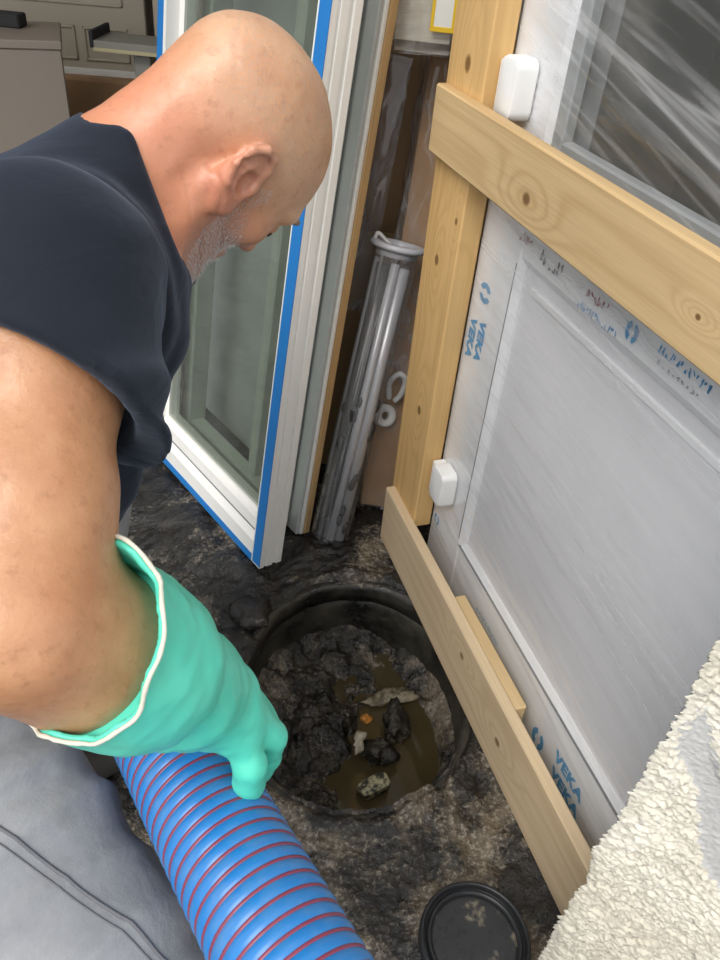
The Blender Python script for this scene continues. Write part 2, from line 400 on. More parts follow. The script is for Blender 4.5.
def floor_z(V, t):
    p = V.copy(); p[:, 2] = 0
    z = .010 * fbm(p * 7, 4, 1) + .006 * fbm(p * 28, 3, 2) + .004 * np.abs(fbm(p * 75, 2, 3)) - .008
    far = np.clip((V[:, 1] - 1.35) / .3, 0, 1); z *= 1 - .6 * far
    z *= np.clip((8 - t) / 4, .1, 1)
    lip = np.exp(-((t - 1.10) / .05) ** 2) * .007 - np.exp(-((t - 1.03) / .022) ** 2) * .008
    z += lip
    onb = np.clip(((V[:, 0] - .061) * .935 + (V[:, 1] - 1.399) * .355 + .05) / .05, 0, 1)   # level ground under the stacked goods
    z = z * (1 - onb) + np.minimum(z, -.002) * onb
    z = np.where(t < .995, -.028, np.where(t < 1.0, -.018, z))
    return z
floor = polar(rad, floor_z, name='floor', mat=M['mud']); floor['kind'] = 'structure'

# manhole chamber: shaft wall, ledge ring
def ring_mesh(name, prof, mat, parent, nth=200, amp=.004):
    th = np.linspace(0, 2 * np.pi, nth, endpoint=False); V = []
    for f, z in prof:
        q = np.stack([np.cos(th) * 3, np.sin(th) * 3, np.full(nth, z * 20)], 1); d = 1 + amp / .25 * fbm(q, 4, 3)
        V.append(np.stack([HC[0] + np.cos(th) * HRX * f * d, HC[1] + np.sin(th) * HRY * f * d, np.full(nth, z)], 1))
    V = np.concatenate(V); n = len(prof)
    i, j = np.meshgrid(np.arange(n - 1), np.arange(nth), indexing='ij'); j2 = (j + 1) % nth
    return np_mesh(name, V, np.stack([i * nth + j, (i + 1) * nth + j, (i + 1) * nth + j2, i * nth + j2], -1).reshape(-1, 4), mat, parent)
mh = thing('manhole_chamber', 'open round concrete manhole shaft sunk in the muddy floor', 'manhole')
ring_mesh('rim_ring', [(1.06, -.05), (1.06, -.012), (1.03, -.010), (.985, -.014), (.968, -.026), (.968, -.06), (1.05, -.06)], M['shaft'], mh)
ring_mesh('shaft_wall', [(1.05, -.05), (.985, -.055), (.975, -.09), (.972, -.16), (.968, -.24), (.966, -.34)], M['shaft'], mh)
ring_mesh('shaft_base', [(1.0, -.34), (.6, -.34), (.3, -.34), (.001, -.34)], M['shaft'], mh)
def sludge_z(V, t):
    p = V.copy(); p[:, 2] = 0
    x, y = V[:, 0] - HC[0], V[:, 1] - HC[1]
    base = -.195 + .022 * fbm(p * 9, 4, 11) + .012 * fbm(p * 30, 3, 12) + .006 * np.abs(fbm(p * 70, 2, 8))
    pool = np.exp(-(((x - .10) / .095) ** 2 + ((y + .06) / .17) ** 2)) * .10
    left = np.clip((-x - .0) / .15, 0, 1) * .018; rim = np.clip((t - .80) / .17, 0, 1) ** 1.5 * .03
    heap = np.exp(-(((x - .01) / .06) ** 2 + ((y + .02) / .06) ** 2)) * .035
    return base - pool + left + rim + heap
sl = polar(np.linspace(.001, .985, 110), sludge_z, nth=300, name='sludge', mat=M['sludge'])
tag(sl, 'black lumpy sewage sludge lying inside the open manhole', 'sludge'); sl['kind'] = 'stuff'
wt = polar(np.linspace(.001, .972, 14), lambda V, t: np.full(len(V), -.203), nth=120, name='murky_water', mat=M['water'])
tag(wt, 'still murky brown water pooled among the sludge in the manhole', 'water'); wt['kind'] = 'stuff'
def rock(name, loc, size, rot, mat, label, cat, seed, amp=.22, boxy=False):
    bm = bmesh.new(); bmesh.ops.create_icosphere(bm, subdivisions=3, radius=1)
    P_ = np.array([v.co for v in bm.verts])
    if boxy: P_ = np.sign(P_) * np.abs(P_) ** .38; P_ /= np.abs(P_).max()
    d = 1 + amp * fbm(P_ * 1.5 + seed * 7.1, 3, seed)
    for v, p, k in zip(bm.verts, P_, d): v.co = Vector(p * k * np.array(size))
    o = bm_obj(name, bm, mat, None, True); o.location = loc; o.rotation_euler = rot
    return tag(o, label, cat)
rock('concrete_lump', (.088, .855, -.185), (.031, .017, .016), (.1, -.15, .55), M['chunk'], 'mossy block of broken concrete at the edge of the murky water', 'rubble', 3, .12, True)
rock('pale_scrap', (.052, .935, -.160), (.011, .022, .010), (.2, .1, -.3), M['palebit'], 'pale cream scrap sticking up out of the sludge', 'debris', 5, .7)
rock('dark_stone', (.094, .925, -.178), (.034, .026, .022), (.2, .1, .3), M['sludge'], 'wet dark stone beside the pale scrap in the sludge', 'stone', 6, .6)
rock('black_stone', (.125, 1.010, -.180), (.022, .042, .024), (.2, .1, .2), M['sludge'], 'long black stone poking out of the murky water', 'stone', 7, .6)
rock('orange_scrap', (.062, .985, -.150), (.013, .009, .008), (.2, .3, .3), M['orangebit'], 'small orange scrap lying on the sludge heap', 'debris', 8, .35)
rock('pale_foam', (.108, 1.075, -.194), (.060, .016, .009), (0, 0, .35), M['foam'], 'long pale crust of foam floating on the murky water', 'debris', 9, .8)
rock('muddy_stone', (-.235, 1.0, .008), (.06, .045, .03), (0, .1, .5), M['mud'], 'rounded muddy stone lying left of the manhole', 'stone', 12, .3)
rock('muddy_cobble', (-.20, 1.11, .004), (.05, .04, .025), (0, .1, 1.2), M['mud'], 'flat muddy stone by the manhole rim before the blue-edged window', 'stone', 14, .35)
rock('mud_clod', (-.335, .935, .01), (.06, .05, .03), (0, .1, .1), M['mud'], 'clod of black mud on the floor behind the green glove', 'mud clod', 15, .35)

# black round lid on the floor
ld = thing('pipe_lid', 'round black plastic pipe lid lying on the wet floor', 'lid', (.236, .503, .0))
lathe('rim', [(.062, .006), (.081, .006), (.0825, .009), (.0825, .027), (.081, .030), (.0775, .0305), (.076, .028), (.0755, .019), (.072, .0185), (.071, .024), (.069, .0255), (.066, .025), (.064, .020), (.062, .006)], M['lid'], ld, 64)
lathe('cap_face', [(.0001, .0205), (.045, .0205), (.060, .020), (.0655, .0195), (.0655, .008), (.0001, .008)], M['lidtop'], ld, 64)

# ---- room shell
def struct(o): o['kind'] = 'structure'; return o
struct(box('wall_back', (-2.6, 1.3), (3.3, 3.45), (-.05, 2.5), M['wall'], bev=0))
struct(box('wall_left', (-2.75, -2.6), (1.0, 3.45), (-.05, 2.5), M['wall'], bev=0))
struct(box('wall_right', (1.15, 1.3), (.52, 3.3), (-.05, 2.5), M['wall'], bev=0))
struct(box('ceiling', (-2.75, 1.3), (1.10, 3.45), (2.35, 2.5), M['ceil'], bev=0))

# ---- rough rendered wall beside the opening (front pillar)
def stucco_wall():
    K = np.array([.300, .436]); e1 = np.array([.93, -.368]); e2 = np.array([1., .02])   # corner, visible face, rear face
    e1 /= np.linalg.norm(e1); e2 /= np.linalg.norm(e2)
    na = 190; L = .60; u = np.concatenate([-np.linspace(0, .5, 40)[::-1][:-1], np.linspace(0, .30, 190), np.linspace(.3, 1.6, 50)[1:]])
    zz = np.concatenate([np.linspace(-.02, 1.0, 640), np.linspace(1.0, 1.8, 300)[1:], np.linspace(1.8, 2.5, 60)[1:]])
    U, Z = np.meshgrid(u, zz, indexing='ij')
    B = np.where((U >= 0)[..., None], K + np.clip(U, 0, None)[..., None] * e1, K - np.clip(U, None, 0)[..., None] * e2)
    n1 = np.array([e1[1], -e1[0]]); n2 = np.array([-e2[1], e2[0]]); nc = (n1 + n2); nc /= np.linalg.norm(nc)
    k = np.clip(np.abs(U) / .02, 0, 1)[..., None]
    Nn = np.where((U >= 0)[..., None], nc * (1 - k) + n1 * k, nc * (1 - k) + n2 * k); Nn /= np.linalg.norm(Nn, axis=-1)[..., None]
    q = np.stack([U * 1., Z * 1., np.zeros_like(U)], -1).reshape(-1, 3)
    r = np.array([[math.cos(.45), -math.sin(.45), 0], [math.sin(.45), math.cos(.45), 0], [0, 0, 1]])
    qq = (q @ r.T) * np.array([95, 330, 1])
    d = .0042 * np.abs(fbm(qq, 2, 21)) + .005 * fbm(q * 16, 3, 22) + .0022 * fbm(q * 210, 2, 23)
    d = d.reshape(U.shape)
    band = np.clip(1 - np.abs((U - .012) - (.68 - Z) * .57 - .012 * fbm(q * 14, 3, 31).reshape(U.shape)) / .026, 0, 1); band = np.clip(band * 2.2, 0, 1)
    zr = np.clip((Z - .40) / .08, 0, 1) * np.clip((.715 - Z) / .03, 0, 1); band = band * zr * np.clip(U / .02, 0, 1)
    d = d * (1 - .8 * band) - .004 * band
    XY = B + Nn * d[..., None]
    V = np.concatenate([XY, Z[..., None]], -1).reshape(-1, 3); nu, nz = U.shape
    i, j = np.meshgrid(np.arange(nu - 1), np.arange(nz - 1), indexing='ij')
    Q = np.stack([i * nz + j, (i + 1) * nz + j, (i + 1) * nz + j + 1, i * nz + j + 1], -1).reshape(-1, 4)
    o = np_mesh('wall_front', V, Q, M['stucco']); o.data.materials.append(M['mortar'])
    bf = band[:-1, :-1].reshape(-1)
    o.data.polygons.foreach_set('material_index', (bf + .35 * vnoise(np.stack([U[:-1, :-1].ravel() * 160, Z[:-1, :-1].ravel() * 160, U[:-1, :-1].ravel() * 0], 1), 3) > .55).astype(np.int32))
    return struct(o)
stucco_wall()

# ---- timber crate with wrapped door unit (local x runs along the crate, y into it, z up)
sx = np.array([.355, -.935]); sx /= np.linalg.norm(sx)
MC = Matrix(((sx[0], -sx[1], 0, .061), (sx[1], sx[0], 0, 1.399), (0, 0, 1, 0), (0, 0, 0, 1)))
crate = thing('timber_crate', 'pale pine crate frame of post and boards around the wrapped white door', 'crate', mat=MC)
box('board', (0, .955), (0, .022), (-.004, .150), M['pine_lower'], crate, .0025)
box('board', (-.004, 1.0), (0, .022), (.884, .990), M['pine_upper'], crate, .003)
box('post', (-.014, .126), (.021, .062), (.13, 1.75), M['pine_post'], crate, .003)
box('spacer_block', (.352, .622), (.022, .046), (-.004, .147), M['pine_block'], crate, .003)
box('sill_batten', (.02, .95), (.046, .064), (-.004, .04), M['pine_block'], crate, .002)
for (x, z) in ((.012, .945), (.014, .91)):
    tube('nail', [(x - .02, .010, z), (x - .001, .010, z)], .0022, M['rod'], crate, 6)

door = thing('glazed_door', 'white plastic half-glazed door wrapped in clear film behind the pine crate', 'door', mat=MC)
Y0 = .068
def bead_profile(name, a, b, x0, x1, mat, axis):   # face board with a chamfered inner edge
    lo, hi = a, b
    extrude_profile(name, [(lo, Y0), (hi - .012, Y0), (hi, Y0 + .010), (hi, Y0 + .07), (lo, Y0 + .07)] if axis == 'z' else
                    [(Y0, lo), (Y0, hi - .012), (Y0 + .010, hi), (Y0 + .07, hi), (Y0 + .07, lo)], x0, x1, mat, door, axis)
bead_profile('stile', .118, .262, .045, 1.75, M['white'], 'z')
extrude_profile('stile', [(.985, Y0), (.862, Y0), (.850, Y0 + .01), (.850, Y0 + .07), (.985, Y0 + .07)], .045, 1.75, M['white'], door, 'z')
bead_profile('bottom_rail', .046, .192, .258, .855, M['white'], 'x')
extrude_profile('middle_rail', [(Y0, .80), (Y0 + .01, .785), (Y0 + .07, .785), (Y0 + .07, .955), (Y0 + .01, .955), (Y0, .945)], .258, .855, M['white'], door, 'x')
extrude_profile('top_rail', [(Y0, 1.64), (Y0 + .01, 1.63), (Y0 + .07, 1.63), (Y0 + .07, 1.75), (Y0, 1.75)], .258, .855, M['white'], door, 'x')
box('panel', (.258, .855), (Y0 + .014, Y0 + .045), (.188, .79), M['panelwhite'], door, .001)
box('raised_bead', (.285, .84), (Y0 + .0105, Y0 + .016), (.748, .760), M['white'], door, .002, 2)
for (x, z) in (((.2465, .2485), (.20, .785)), ((.861, .863), (.20, .785))):
    box('gasket', x, (Y0 - .0008, Y0 + .004), z, M['gasket'], door, 0)
box('gasket', (.25, .86), (Y0 - .0006, Y0 + .004), (.1935 - .012, .1955 - .012), M['gasket'], door, 0)
box('glass_pane', (.262, .85), (Y0 + .024, Y0 + .03), (.95, 1.635), M['glass2'], door, 0)
for (x, z) in (((.262, .290), (.955, 1.63)), ((.822, .85), (.955, 1.63))):
    box('glazing_seal', x, (Y0 + .004, Y0 + .024), z, M['seal'], door, .003)
box('glazing_seal', (.29, .822), (Y0 + .004, Y0 + .024), (.955, .978), M['seal'], door, .003)
def rounded(cx, cz, w, h, r, n=5):
    out = []
    for k, (sx_, sz_) in enumerate(((1, 1), (-1, 1), (-1, -1), (1, -1))):
        for t in range(n + 1):
            a = math.pi / 2 * (k + t / n); out.append((cx + sx_ * (w / 2 - r) + r * math.cos(a), cz + sz_ * (h / 2 - r) + r * math.sin(a)))
    return out
def pad(name, cx, cz, w, h, y0, y1, r, soft, mat, parent):      # softly edged rounded plate, front at y0
    V = []; rings = [(0., y1), (0., y0 + soft), (soft * .3, y0 + soft * .3), (soft, y0)]
    for ins, y in rings: V += [(a, y, b) for a, b in rounded(cx, cz, w - 2 * ins, h - 2 * ins, max(r - ins, .001))]
    n = len(V) // len(rings); F = [tuple(range(3 * n, 4 * n)), tuple(range(n))[::-1]]
    for k in range(3): F += [(k * n + i, k * n + (i + 1) % n, (k + 1) * n + (i + 1) % n, (k + 1) * n + i) for i in range(n)]
    bm = bmesh.new(); vs = [bm.verts.new(v) for v in V]
    for f in F: bm.faces.new([vs[i] for i in f])
    return sharp(bm_obj(name, bm, mat, parent), 40)
for z in (.284, 1.021):
    pad('hinge_cover', .176, z, .056, .082, .030, .064, .014, .008, M['cap'], door)
    pad('hinge_flap', .146, z - .006, .034, .076, .040, .066, .006, .004, M['cap'], door)

# film over the door
def sheet(name, x, z, nx, nz, fn, mat, parent, smooth=True):
    X, Z = np.meshgrid(np.linspace(*x, nx), np.linspace(*z, nz), indexing='ij')
    p = np.stack([X.ravel(), Z.ravel(), np.zeros(X.size)], 1)
    V = np.stack([p[:, 0], fn(p), p[:, 1]], 1)
    i, j = np.meshgrid(np.arange(nx - 1), np.arange(nz - 1), indexing='ij')
    return np_mesh(name, V, np.stack([i * nz + j, (i + 1) * nz + j, (i + 1) * nz + j + 1, i * nz + j + 1], -1).reshape(-1, 4), mat, parent)
def film_y(p):
    c, s = math.cos(-.18), math.sin(-.18)
    q = np.stack([(p[:, 0] * c + p[:, 1] * s) * 4, (-p[:, 0] * s + p[:, 1] * c) * 38, p[:, 2]], 1)
    f = fbm(q, 3, 41); return .0632 - .0016 * np.abs(f) - .0010 * fbm(p * 7, 2, 42) * (p[:, 1] > .06)
sheet('plastic_film', (.130, .985), (.05, .875), 150, 130, film_y, M['film'], door)
def film_y2(p):
    c, s = math.cos(-.30), math.sin(-.30)
    q = np.stack([(p[:, 0] * c + p[:, 1] * s) * 3, (-p[:, 0] * s + p[:, 1] * c) * 30, p[:, 2]], 1)
    return .0630 - .0040 * np.abs(fbm(q, 3, 44))
sheet('plastic_film', (.130, .985), (.93, 1.72), 150, 130, film_y2, M['film_up'] if 'film_up' in M else film_mat('stretch_film_upper', .03, .8, (0, -.22, 0), (1.6, 1, 34)), door)

# prints on the film-covered profile
def text_mesh(name, body, size, mat, parent, origin, xdir, ydir, bold=.0):
    cu_ = bpy.data.curves.new(name, 'FONT'); cu_.body = body; cu_.size = size; cu_.offset = bold; cu_.resolution_u = 3; cu_.space_character = 1.08
    o = bpy.data.objects.new(name + '_tmp', cu_); C.objects.link(o)
    dg = bpy.context.evaluated_depsgraph_get(); me = bpy.data.meshes.new_from_object(o.evaluated_get(dg))
    bpy.data.objects.remove(o); bpy.data.curves.remove(cu_)
    X = Vector(xdir); Yv = Vector(ydir)
    for v in me.vertices: v.co = Vector(origin) + X * v.co.x + Yv * v.co.y
    me.materials.clear(); me.materials.append(mat); me.name = name
    return link(bpy.data.objects.new(name, me), parent)
YP = Y0 - .0012
def logo(x, z, r, mat, parent, up=(0, 0, 1), ri=(1, 0, 0)):      # two facing crescents
    V = []; F = []
    for sgn in (-1, 1):
        b = len(V); n = 10
        for k in range(n + 1):
            a = math.radians(-75 + 150 * k / n)
            for rr, off in ((r, 0), (r * .42, r * .10)):
                px, pz = sgn * (rr * math.cos(a) * .8 + .10 * r - off * 0), rr * math.sin(a)
                V.append(tuple(Vector((x, YP, z)) + Vector(ri) * px + Vector(up) * pz))
        for k in range(n): F.append((b + 2 * k, b + 2 * k + 1, b + 2 * k + 3, b + 2 * k + 2))
    return mesh_obj('logo', V, F, mat, parent)
dn, rt_ = (0, 0, -1), (1, 0, 0)
text_mesh('lettering', 'VEKA', .030, M['print'], door, (.135, YP, .638), dn, rt_, .0017)
text_mesh('lettering', 'VEKA', .030, M['print'], door, (.169, YP, .648), dn, rt_, .0017)
logo(.166, .696, .020, M['print'], door, up=(1, 0, 0), ri=(0, 0, 1))
text_mesh('lettering', 'VEKA', .033, M['print'], door, (.700, YP, .103), rt_, (0, 0, 1), .0017)
text_mesh('lettering', 'VEKA', .033, M['print'], door, (.705, YP, .064), rt_, (0, 0, 1), .0017)
logo(.649, .083, .021, M['print'], door)
logo(.142, .159, .014, M['print'], door)
def dashes(x0, x1, z, h, n, mat, seed):                     # print too small to read: tiny pen-like strokes
    rr = random.Random(seed); st = (x1 - x0) / n; V = []; F = []; tw = max(.0006, h * .09)
    for k in range(n):
        a = x0 + k * st; w_ = st * .72
        pts = [(a + rr.uniform(0, w_), z + rr.choice((0, .5, 1)) * h + rr.uniform(-.1, .1) * h) for _ in range(4)]
        for (ax, az), (bx_, bz) in zip(pts[:-1], pts[1:]):
            L_ = math.hypot(bx_ - ax, bz - az)
            if L_ < 1e-5: continue
            nx_, nz_ = -(bz - az) / L_ * tw, (bx_ - ax) / L_ * tw
            i = len(V); V += [(ax - nx_, YP, az - nz_), (bx_ - nx_, YP, bz - nz_), (bx_ + nx_, YP, bz + nz_), (ax + nx_, YP, az + nz_)]; F.append((i, i + 1, i + 2, i + 3))
    return mesh_obj('small_print', V, F, mat, door)
dashes(.37, .47, .118, .008, 16, M['print'], 1)
dashes(.43, .53, .800, .009, 14, M['print'], 2)
dashes(.445, .50, .820, .012, 6, M['redprint'], 3)
dashes(.24, .285, .822, .012, 4, M['redprint'], 4)
dashes(.31, .385, .815, .018, 6, M['blackprint'], 5)
logo(.555, .823, .014, M['print'], door)
dashes(.61, .71, .826, .010, 14, M['print'], 6)
dashes(.615, .70, .812, .005, 9, M['blackprint'], 7)
logo(.79, .822, .012, M['print'], door)

# goods standing behind the crate, seen dimly through its glass
cb = box('brown_carton', (.55, .95), (.32, .5), (.0, 1.9), M['cardboard'], None, .004); cb.matrix_world = MC
tag(cb, 'tall brown carton standing behind the glass of the wrapped door', 'carton')

# ---- leaning blue-edged window
ph = math.radians(6.6)
bX = np.array([.657, -.754, 0]); nf = np.array([.754, .657, 0]); bX /= np.linalg.norm(bX); nf /= np.linalg.norm(nf)
uZ = math.cos(ph) * np.array([0, 0, 1.]) + math.sin(ph) * nf; yD = math.cos(ph) * nf - math.sin(ph) * np.array([0, 0, 1.])
def lean(o): return Matrix([[bX[i], yD[i], uZ[i], o[i]] for i in range(3)] + [[0, 0, 0, 1]])
WL = lean((-.205, 1.239, .006))
win = thing('leaning_window', 'white framed window with blue edge film leaning beside the manhole', 'window', mat=WL)
TOP = 1.75
# right jamb with ribbed outer side
jp = [(0, 0), (0, .012), (-.003, .013), (-.003, .018), (0, .019), (0, .034), (-.004, .035), (-.004, .043), (0, .044), (0, .058), (-.05, .058), (-.05, .03), (-.034, .028), (-.034, 0)]
extrude_profile('jamb', jp, 0, TOP, M['white2'], win, 'z')
extrude_profile('jamb', [(-.555 - a, b) for a, b in jp], 0, TOP, M['white2'], win, 'z')
extrude_profile('bottom_rail', [(.0, 0), (.0, .055), (.012, .070), (.014, .100), (.028, .106), (.028, .115), (.056, .115), (.056, 0)], -.515, -.035, M['white2'], win, 'x')
box('top_rail', (-.515, -.040), (0, .056), (TOP - .1, TOP), M['white2'], win, .004)
box('blue_edge_film', (-.029, .0004), (-.0012, .0002), (.004, TOP), M['blue'], win, 0)
box('blue_edge_film', (-.555, -.532), (-.0012, .0002), (.0, TOP), M['blue'], win, 0)
box('blue_edge_film', (-.532, -.035), (-.0012, .0002), (.0, .019), M['blue'], win, 0)
box('glass_pane', (-.512, -.036), (.030, .036), (.112, TOP - .095), M['glass'], win, 0)
box('glazing_bead', (-.050, -.034), (.014, .030), (.112, TOP - .1), M['greyface'], win, .003)
box('lock_plate', (-.066, -.0502), (.022, .0300), (.98, 1.16), M['palegreen'], win, .001)
box('rail_groove', (-.512, -.040), (.0105, .0135), (.0720, .0745), M['gasket'], win, 0)
# frames stacked behind that window
fr = thing('stacked_frame', 'pale green-grey sash frame stacked behind the leaning window', 'window frame', mat=WL)
for x0, x1, y0, y1 in ((-.135, -.09, .085, .135), (-.235, -.205, .10, .135), (-.54, -.50, .085, .135)):
    box('upright', (x0, x1), (y0, y1), (.02, 1.7), M['palegreen'], fr, .004)
for z0, z1 in ((.02, .09), (1.63, 1.70)): box('cross_rail', (-.502, -.133), (.09, .13), (z0, z1), M['palegreen'], fr, .004)
fr2 = thing('leaning_sash', 'narrow pale sash with dusty pane leaning behind the stacked frame', 'window frame', mat=WL)
for x0, x1 in ((-.30, -.262), (-.19, -.165)): box('upright', (x0, x1), (.150, .185), (.01, 1.6), M['palegreen'], fr2, .004)
box('cross_rail', (-.262, -.19), (.152, .183), (.012, .07), M['palegreen'], fr2, .004)
box('cross_rail', (-.262, -.19), (.152, .183), (1.54, 1.6), M['palegreen'], fr2, .004)
bb = box('grey_board', (-.66, -.165), (.21, .225), (.03, 1.65), M['greyface'], None, .003); bb.matrix_world = WL
tag(bb, 'plain grey board leaning upright behind the window frames', 'board')
# wood-edged panel next to the window
pn = thing('edged_panel', 'grey panel with a raw wood edge leaning right of the blue-edged window', 'panel', mat=WL)
box('grey_face', (-.160, -.060), (.140, .149), (.004, 1.7), M['greyface'], pn, .002)
box('pale_strip', (-.158, -.056), (.149, .158), (.004, 1.7), M['white2'], pn, .002)
box('wood_edge', (-.158, -.054), (.158, .176), (.004, 1.7), M['edge_wood'], pn, .002)

# ---- things between the panel and the crate post
def frame_to(a, b, xh=(1, 0, 0)):
    a, b = np.array(a, float), np.array(b, float); z = b - a; L = np.linalg.norm(z); z /= L
    x = np.array(xh, float); x -= z * (x @ z); x /= np.linalg.norm(x); y = np.cross(z, x)
    return Matrix([[x[i], y[i], z[i], a[i]] for i in range(3)] + [[0, 0, 0, 1]]), L
MT, L = frame_to((-.058, 1.378, .006), (.030, 1.535, .657))
tb = thing('clear_tube', 'clear plastic tube of dark and grey rods leaning by the crate post', 'tube', mat=MT)
ob = lathe('tube_skin', [(.044, 0), (.0455, .004), (.0455, L * .5), (.0455, L), (.046, L + .004)], M['tube_film'], tb, 40)
for x, y, r, z1, mt in ((-.018, -.010, .018, L * .95, 'blackmud'), (.016, .014, .018, L * .95, 'rod'), (.020, -.018, .014, L * .95, 'rod'), (-.016, .024, .014, L * .9, 'rod'), (-.034, .006, .008, L * .96, 'rod'), (.002, -.030, .009, L * .96, 'rod')):
    tube('rod', [(x, y, .004), (x, y, z1)], r, M[mt], tb, 10)
lathe('end_plug', [(.0001, L - .004), (.034, L - .004), (.043, L - .002), (.043, L - .016), (.0001, L - .016)], M['plug'], tb, 32)
lathe('flange', [(.044, L - .004), (.055, L - .002), (.0575, L + .001), (.0575, L + .006), (.054, L + .009), (.042, L + .010), (.038, L + .007), (.036, L - .006)], M['plug'], tb, 40)
pth = catmull([(-.05, .0, L + .006), (-.045, .0, L + .02), (-.02, .0, L + .005), (.0, -.02, L - .0), (.03, -.02, L + .006)], 6)
tube('flange_tab', pth, .004, M['strap'], tb, 8)
bm = bmesh.new()
for k in range(46):
    a = random.uniform(0, 6.28); z = .03 + .34 * random.random() ** 1.5; rr = random.uniform(.008, .016)
    g = bmesh.ops.create_icosphere(bm, subdivisions=1, radius=rr, matrix=Matrix.Translation((.0375 * math.cos(a), .0375 * math.sin(a), z)) @ Matrix.Diagonal((.7, .7, 1.7, 1)))
mud = bm_obj('mud_clots', bm, M['blackmud'], tb, True); mud['kind'] = 'stuff'

MP, L2 = frame_to((.062, 1.53, .0), (.112, 1.70, .98))
pk = thing('wrapped_package', 'long brown cardboard package wrapped in clear film behind the crate post', 'package', mat=MP)
box('carton', (-.058, .075), (-.035, .035), (.0, L2), M['cardboard'], pk, .006, 2)
def wrap_sheet(name, w, d, z0, z1, mat, parent, seed, amp=.006):
    nth, nz = 64, 90; t = np.linspace(0, 2 * np.pi, nth, endpoint=False); zz = np.linspace(z0, z1, nz)
    T, Z = np.meshgrid(t, zz, indexing='ij'); c, s = np.cos(T), np.sin(T); k = 1 / np.maximum(np.abs(c), np.abs(s)); k = np.minimum(k, 1.36)
    q = np.stack([c.ravel() * 2, s.ravel() * 2, Z.ravel() * 9], 1); d_ = np.abs(fbm(q, 4, seed)).reshape(T.shape) * amp
    V = np.stack([(w + d_) * c * k + .008, (d + d_) * s * k, Z], -1).reshape(-1, 3)
    i, j = np.meshgrid(np.arange(nth), np.arange(nz - 1), indexing='ij'); i2 = (i + 1) % nth
    return np_mesh(name, V, np.stack([i * nz + j, i2 * nz + j, i2 * nz + j + 1, i * nz + j + 1], -1).reshape(-1, 4), mat, parent)
wrap_sheet('plastic_wrap', .070, .040, .002, L2 + .02, M['film_dark'], pk, 51, .012)
lp = catmull([(-.030, -.055, .30), (-.034, -.062, .34), (-.016, -.066, .365), (.0, -.062, .35), (-.004, -.058, .315), (-.016, -.056, .295)], 8)
tube('strap_loop', lp, .007, M['strap'], pk, 8)
lathe_o = lathe('strap_roll', [(.010, -.014), (.024, -.014), (.027, -.010), (.027, .010), (.024, .014), (.010, .014), (.010, -.014)], M['strap'], pk, 24)
lathe_o.matrix_parent_inverse = Matrix.Identity(4); lathe_o.location = (-.034, -.052, .255); lathe_o.rotation_euler = (1.2, .3, .2)
cp = catmull([(.035, -.05, .62), (.026, -.06, .67), (.044, -.06, .72), (.030, -.06, .76), (.046, -.056, .80), (.04, -.05, .84)], 8)
tube('white_cord', cp, .0035, M['strap'], pk, 8)
st = lathe('sticker', [(.0001, .0006), (.032, .0006), (.0325, 0), (.0001, 0)], M['label'], pk, 28)
st.location = (.018, -.0525, .80); st.rotation_euler = (math.pi / 2, 0, 0)
text_mesh('lettering', 'Tie', .026, M['blackprint'], st, (-.010, .004, .0012), (1, 0, 0), (0, 1, 0), .0003)

# brown board and dark bag behind
MB, _ = frame_to((-.05, 1.66, .0), (.0, 1.77, .9))
bo = box('brown_board', (-.14, .20), (-.006, .006), (.0, .62), M['brownboard'], None, .002); bo.matrix_world = MB
tag(bo, 'thin brown board leaning behind the clear tube', 'board')
def bag():
    MQ, _ = frame_to((-.03, 1.63, .46), (.02, 1.72, 1.0))
    def fy(p): return .022 * fbm(p * np.array([10, 4, 1]), 2, 61) + .010 * np.abs(fbm(p * np.array([26, 6, 1]), 2, 62))
    o = sheet('plastic_sheet', (-.105, .005), (0.0, .52), 60, 90, fy, film_mat('crumpled_film', .24, .55, (0, -.2, .3), (26, 26, 5), (.75, .77, .82)), None); o.matrix_world = MQ
    return tag(o, 'crumpled hazy plastic sheet hanging above the clear tube', 'plastic sheet')
bag()
dc = box('tall_carton', (-.16, .32), (1.81, 2.25), (-.01, .95), M['cardboard'], None, .006); tag(dc, 'tall plain carton standing behind the hazy plastic sheet', 'carton')
pg = thing('beige_package', 'beige paper package in shrink film with a yellow-bordered label', 'package', (.038, 1.615, 1.008))
bm = bmesh.new(); bmesh.ops.create_cube(bm, size=1)
for v in bm.verts: v.co = Vector((v.co.x * .135, v.co.y * .18, .16 + v.co.z * .32))
bmesh.ops.bevel(bm, geom=list(bm.edges), offset=.02, segments=3, affect='EDGES'); sharp(bm_obj('parcel', bm, M['beigepack'], pg), 50)
wr = wrap_sheet('shrink_film', .0665, .090, .0, .33, film_mat('shrink_film', .05, .7, (.1, .1, 0), (6, 6, 60)), pg, 71, .010)
for nm, x, z in (('label_edge', (.012, .018), (.045, .26)), ('label_edge', (.048, .054), (.045, .26)), ('label_edge', (.012, .054), (.039, .047))):
    box(nm, x, (-.1065, -.1045), z, M['yellow'], pg, .0005)
box('label_sheet', (.017, .049), (-.1058, -.1043), (.046, .26), M['label'], pg, 0)
pg.rotation_euler = (0, 0, -.08)

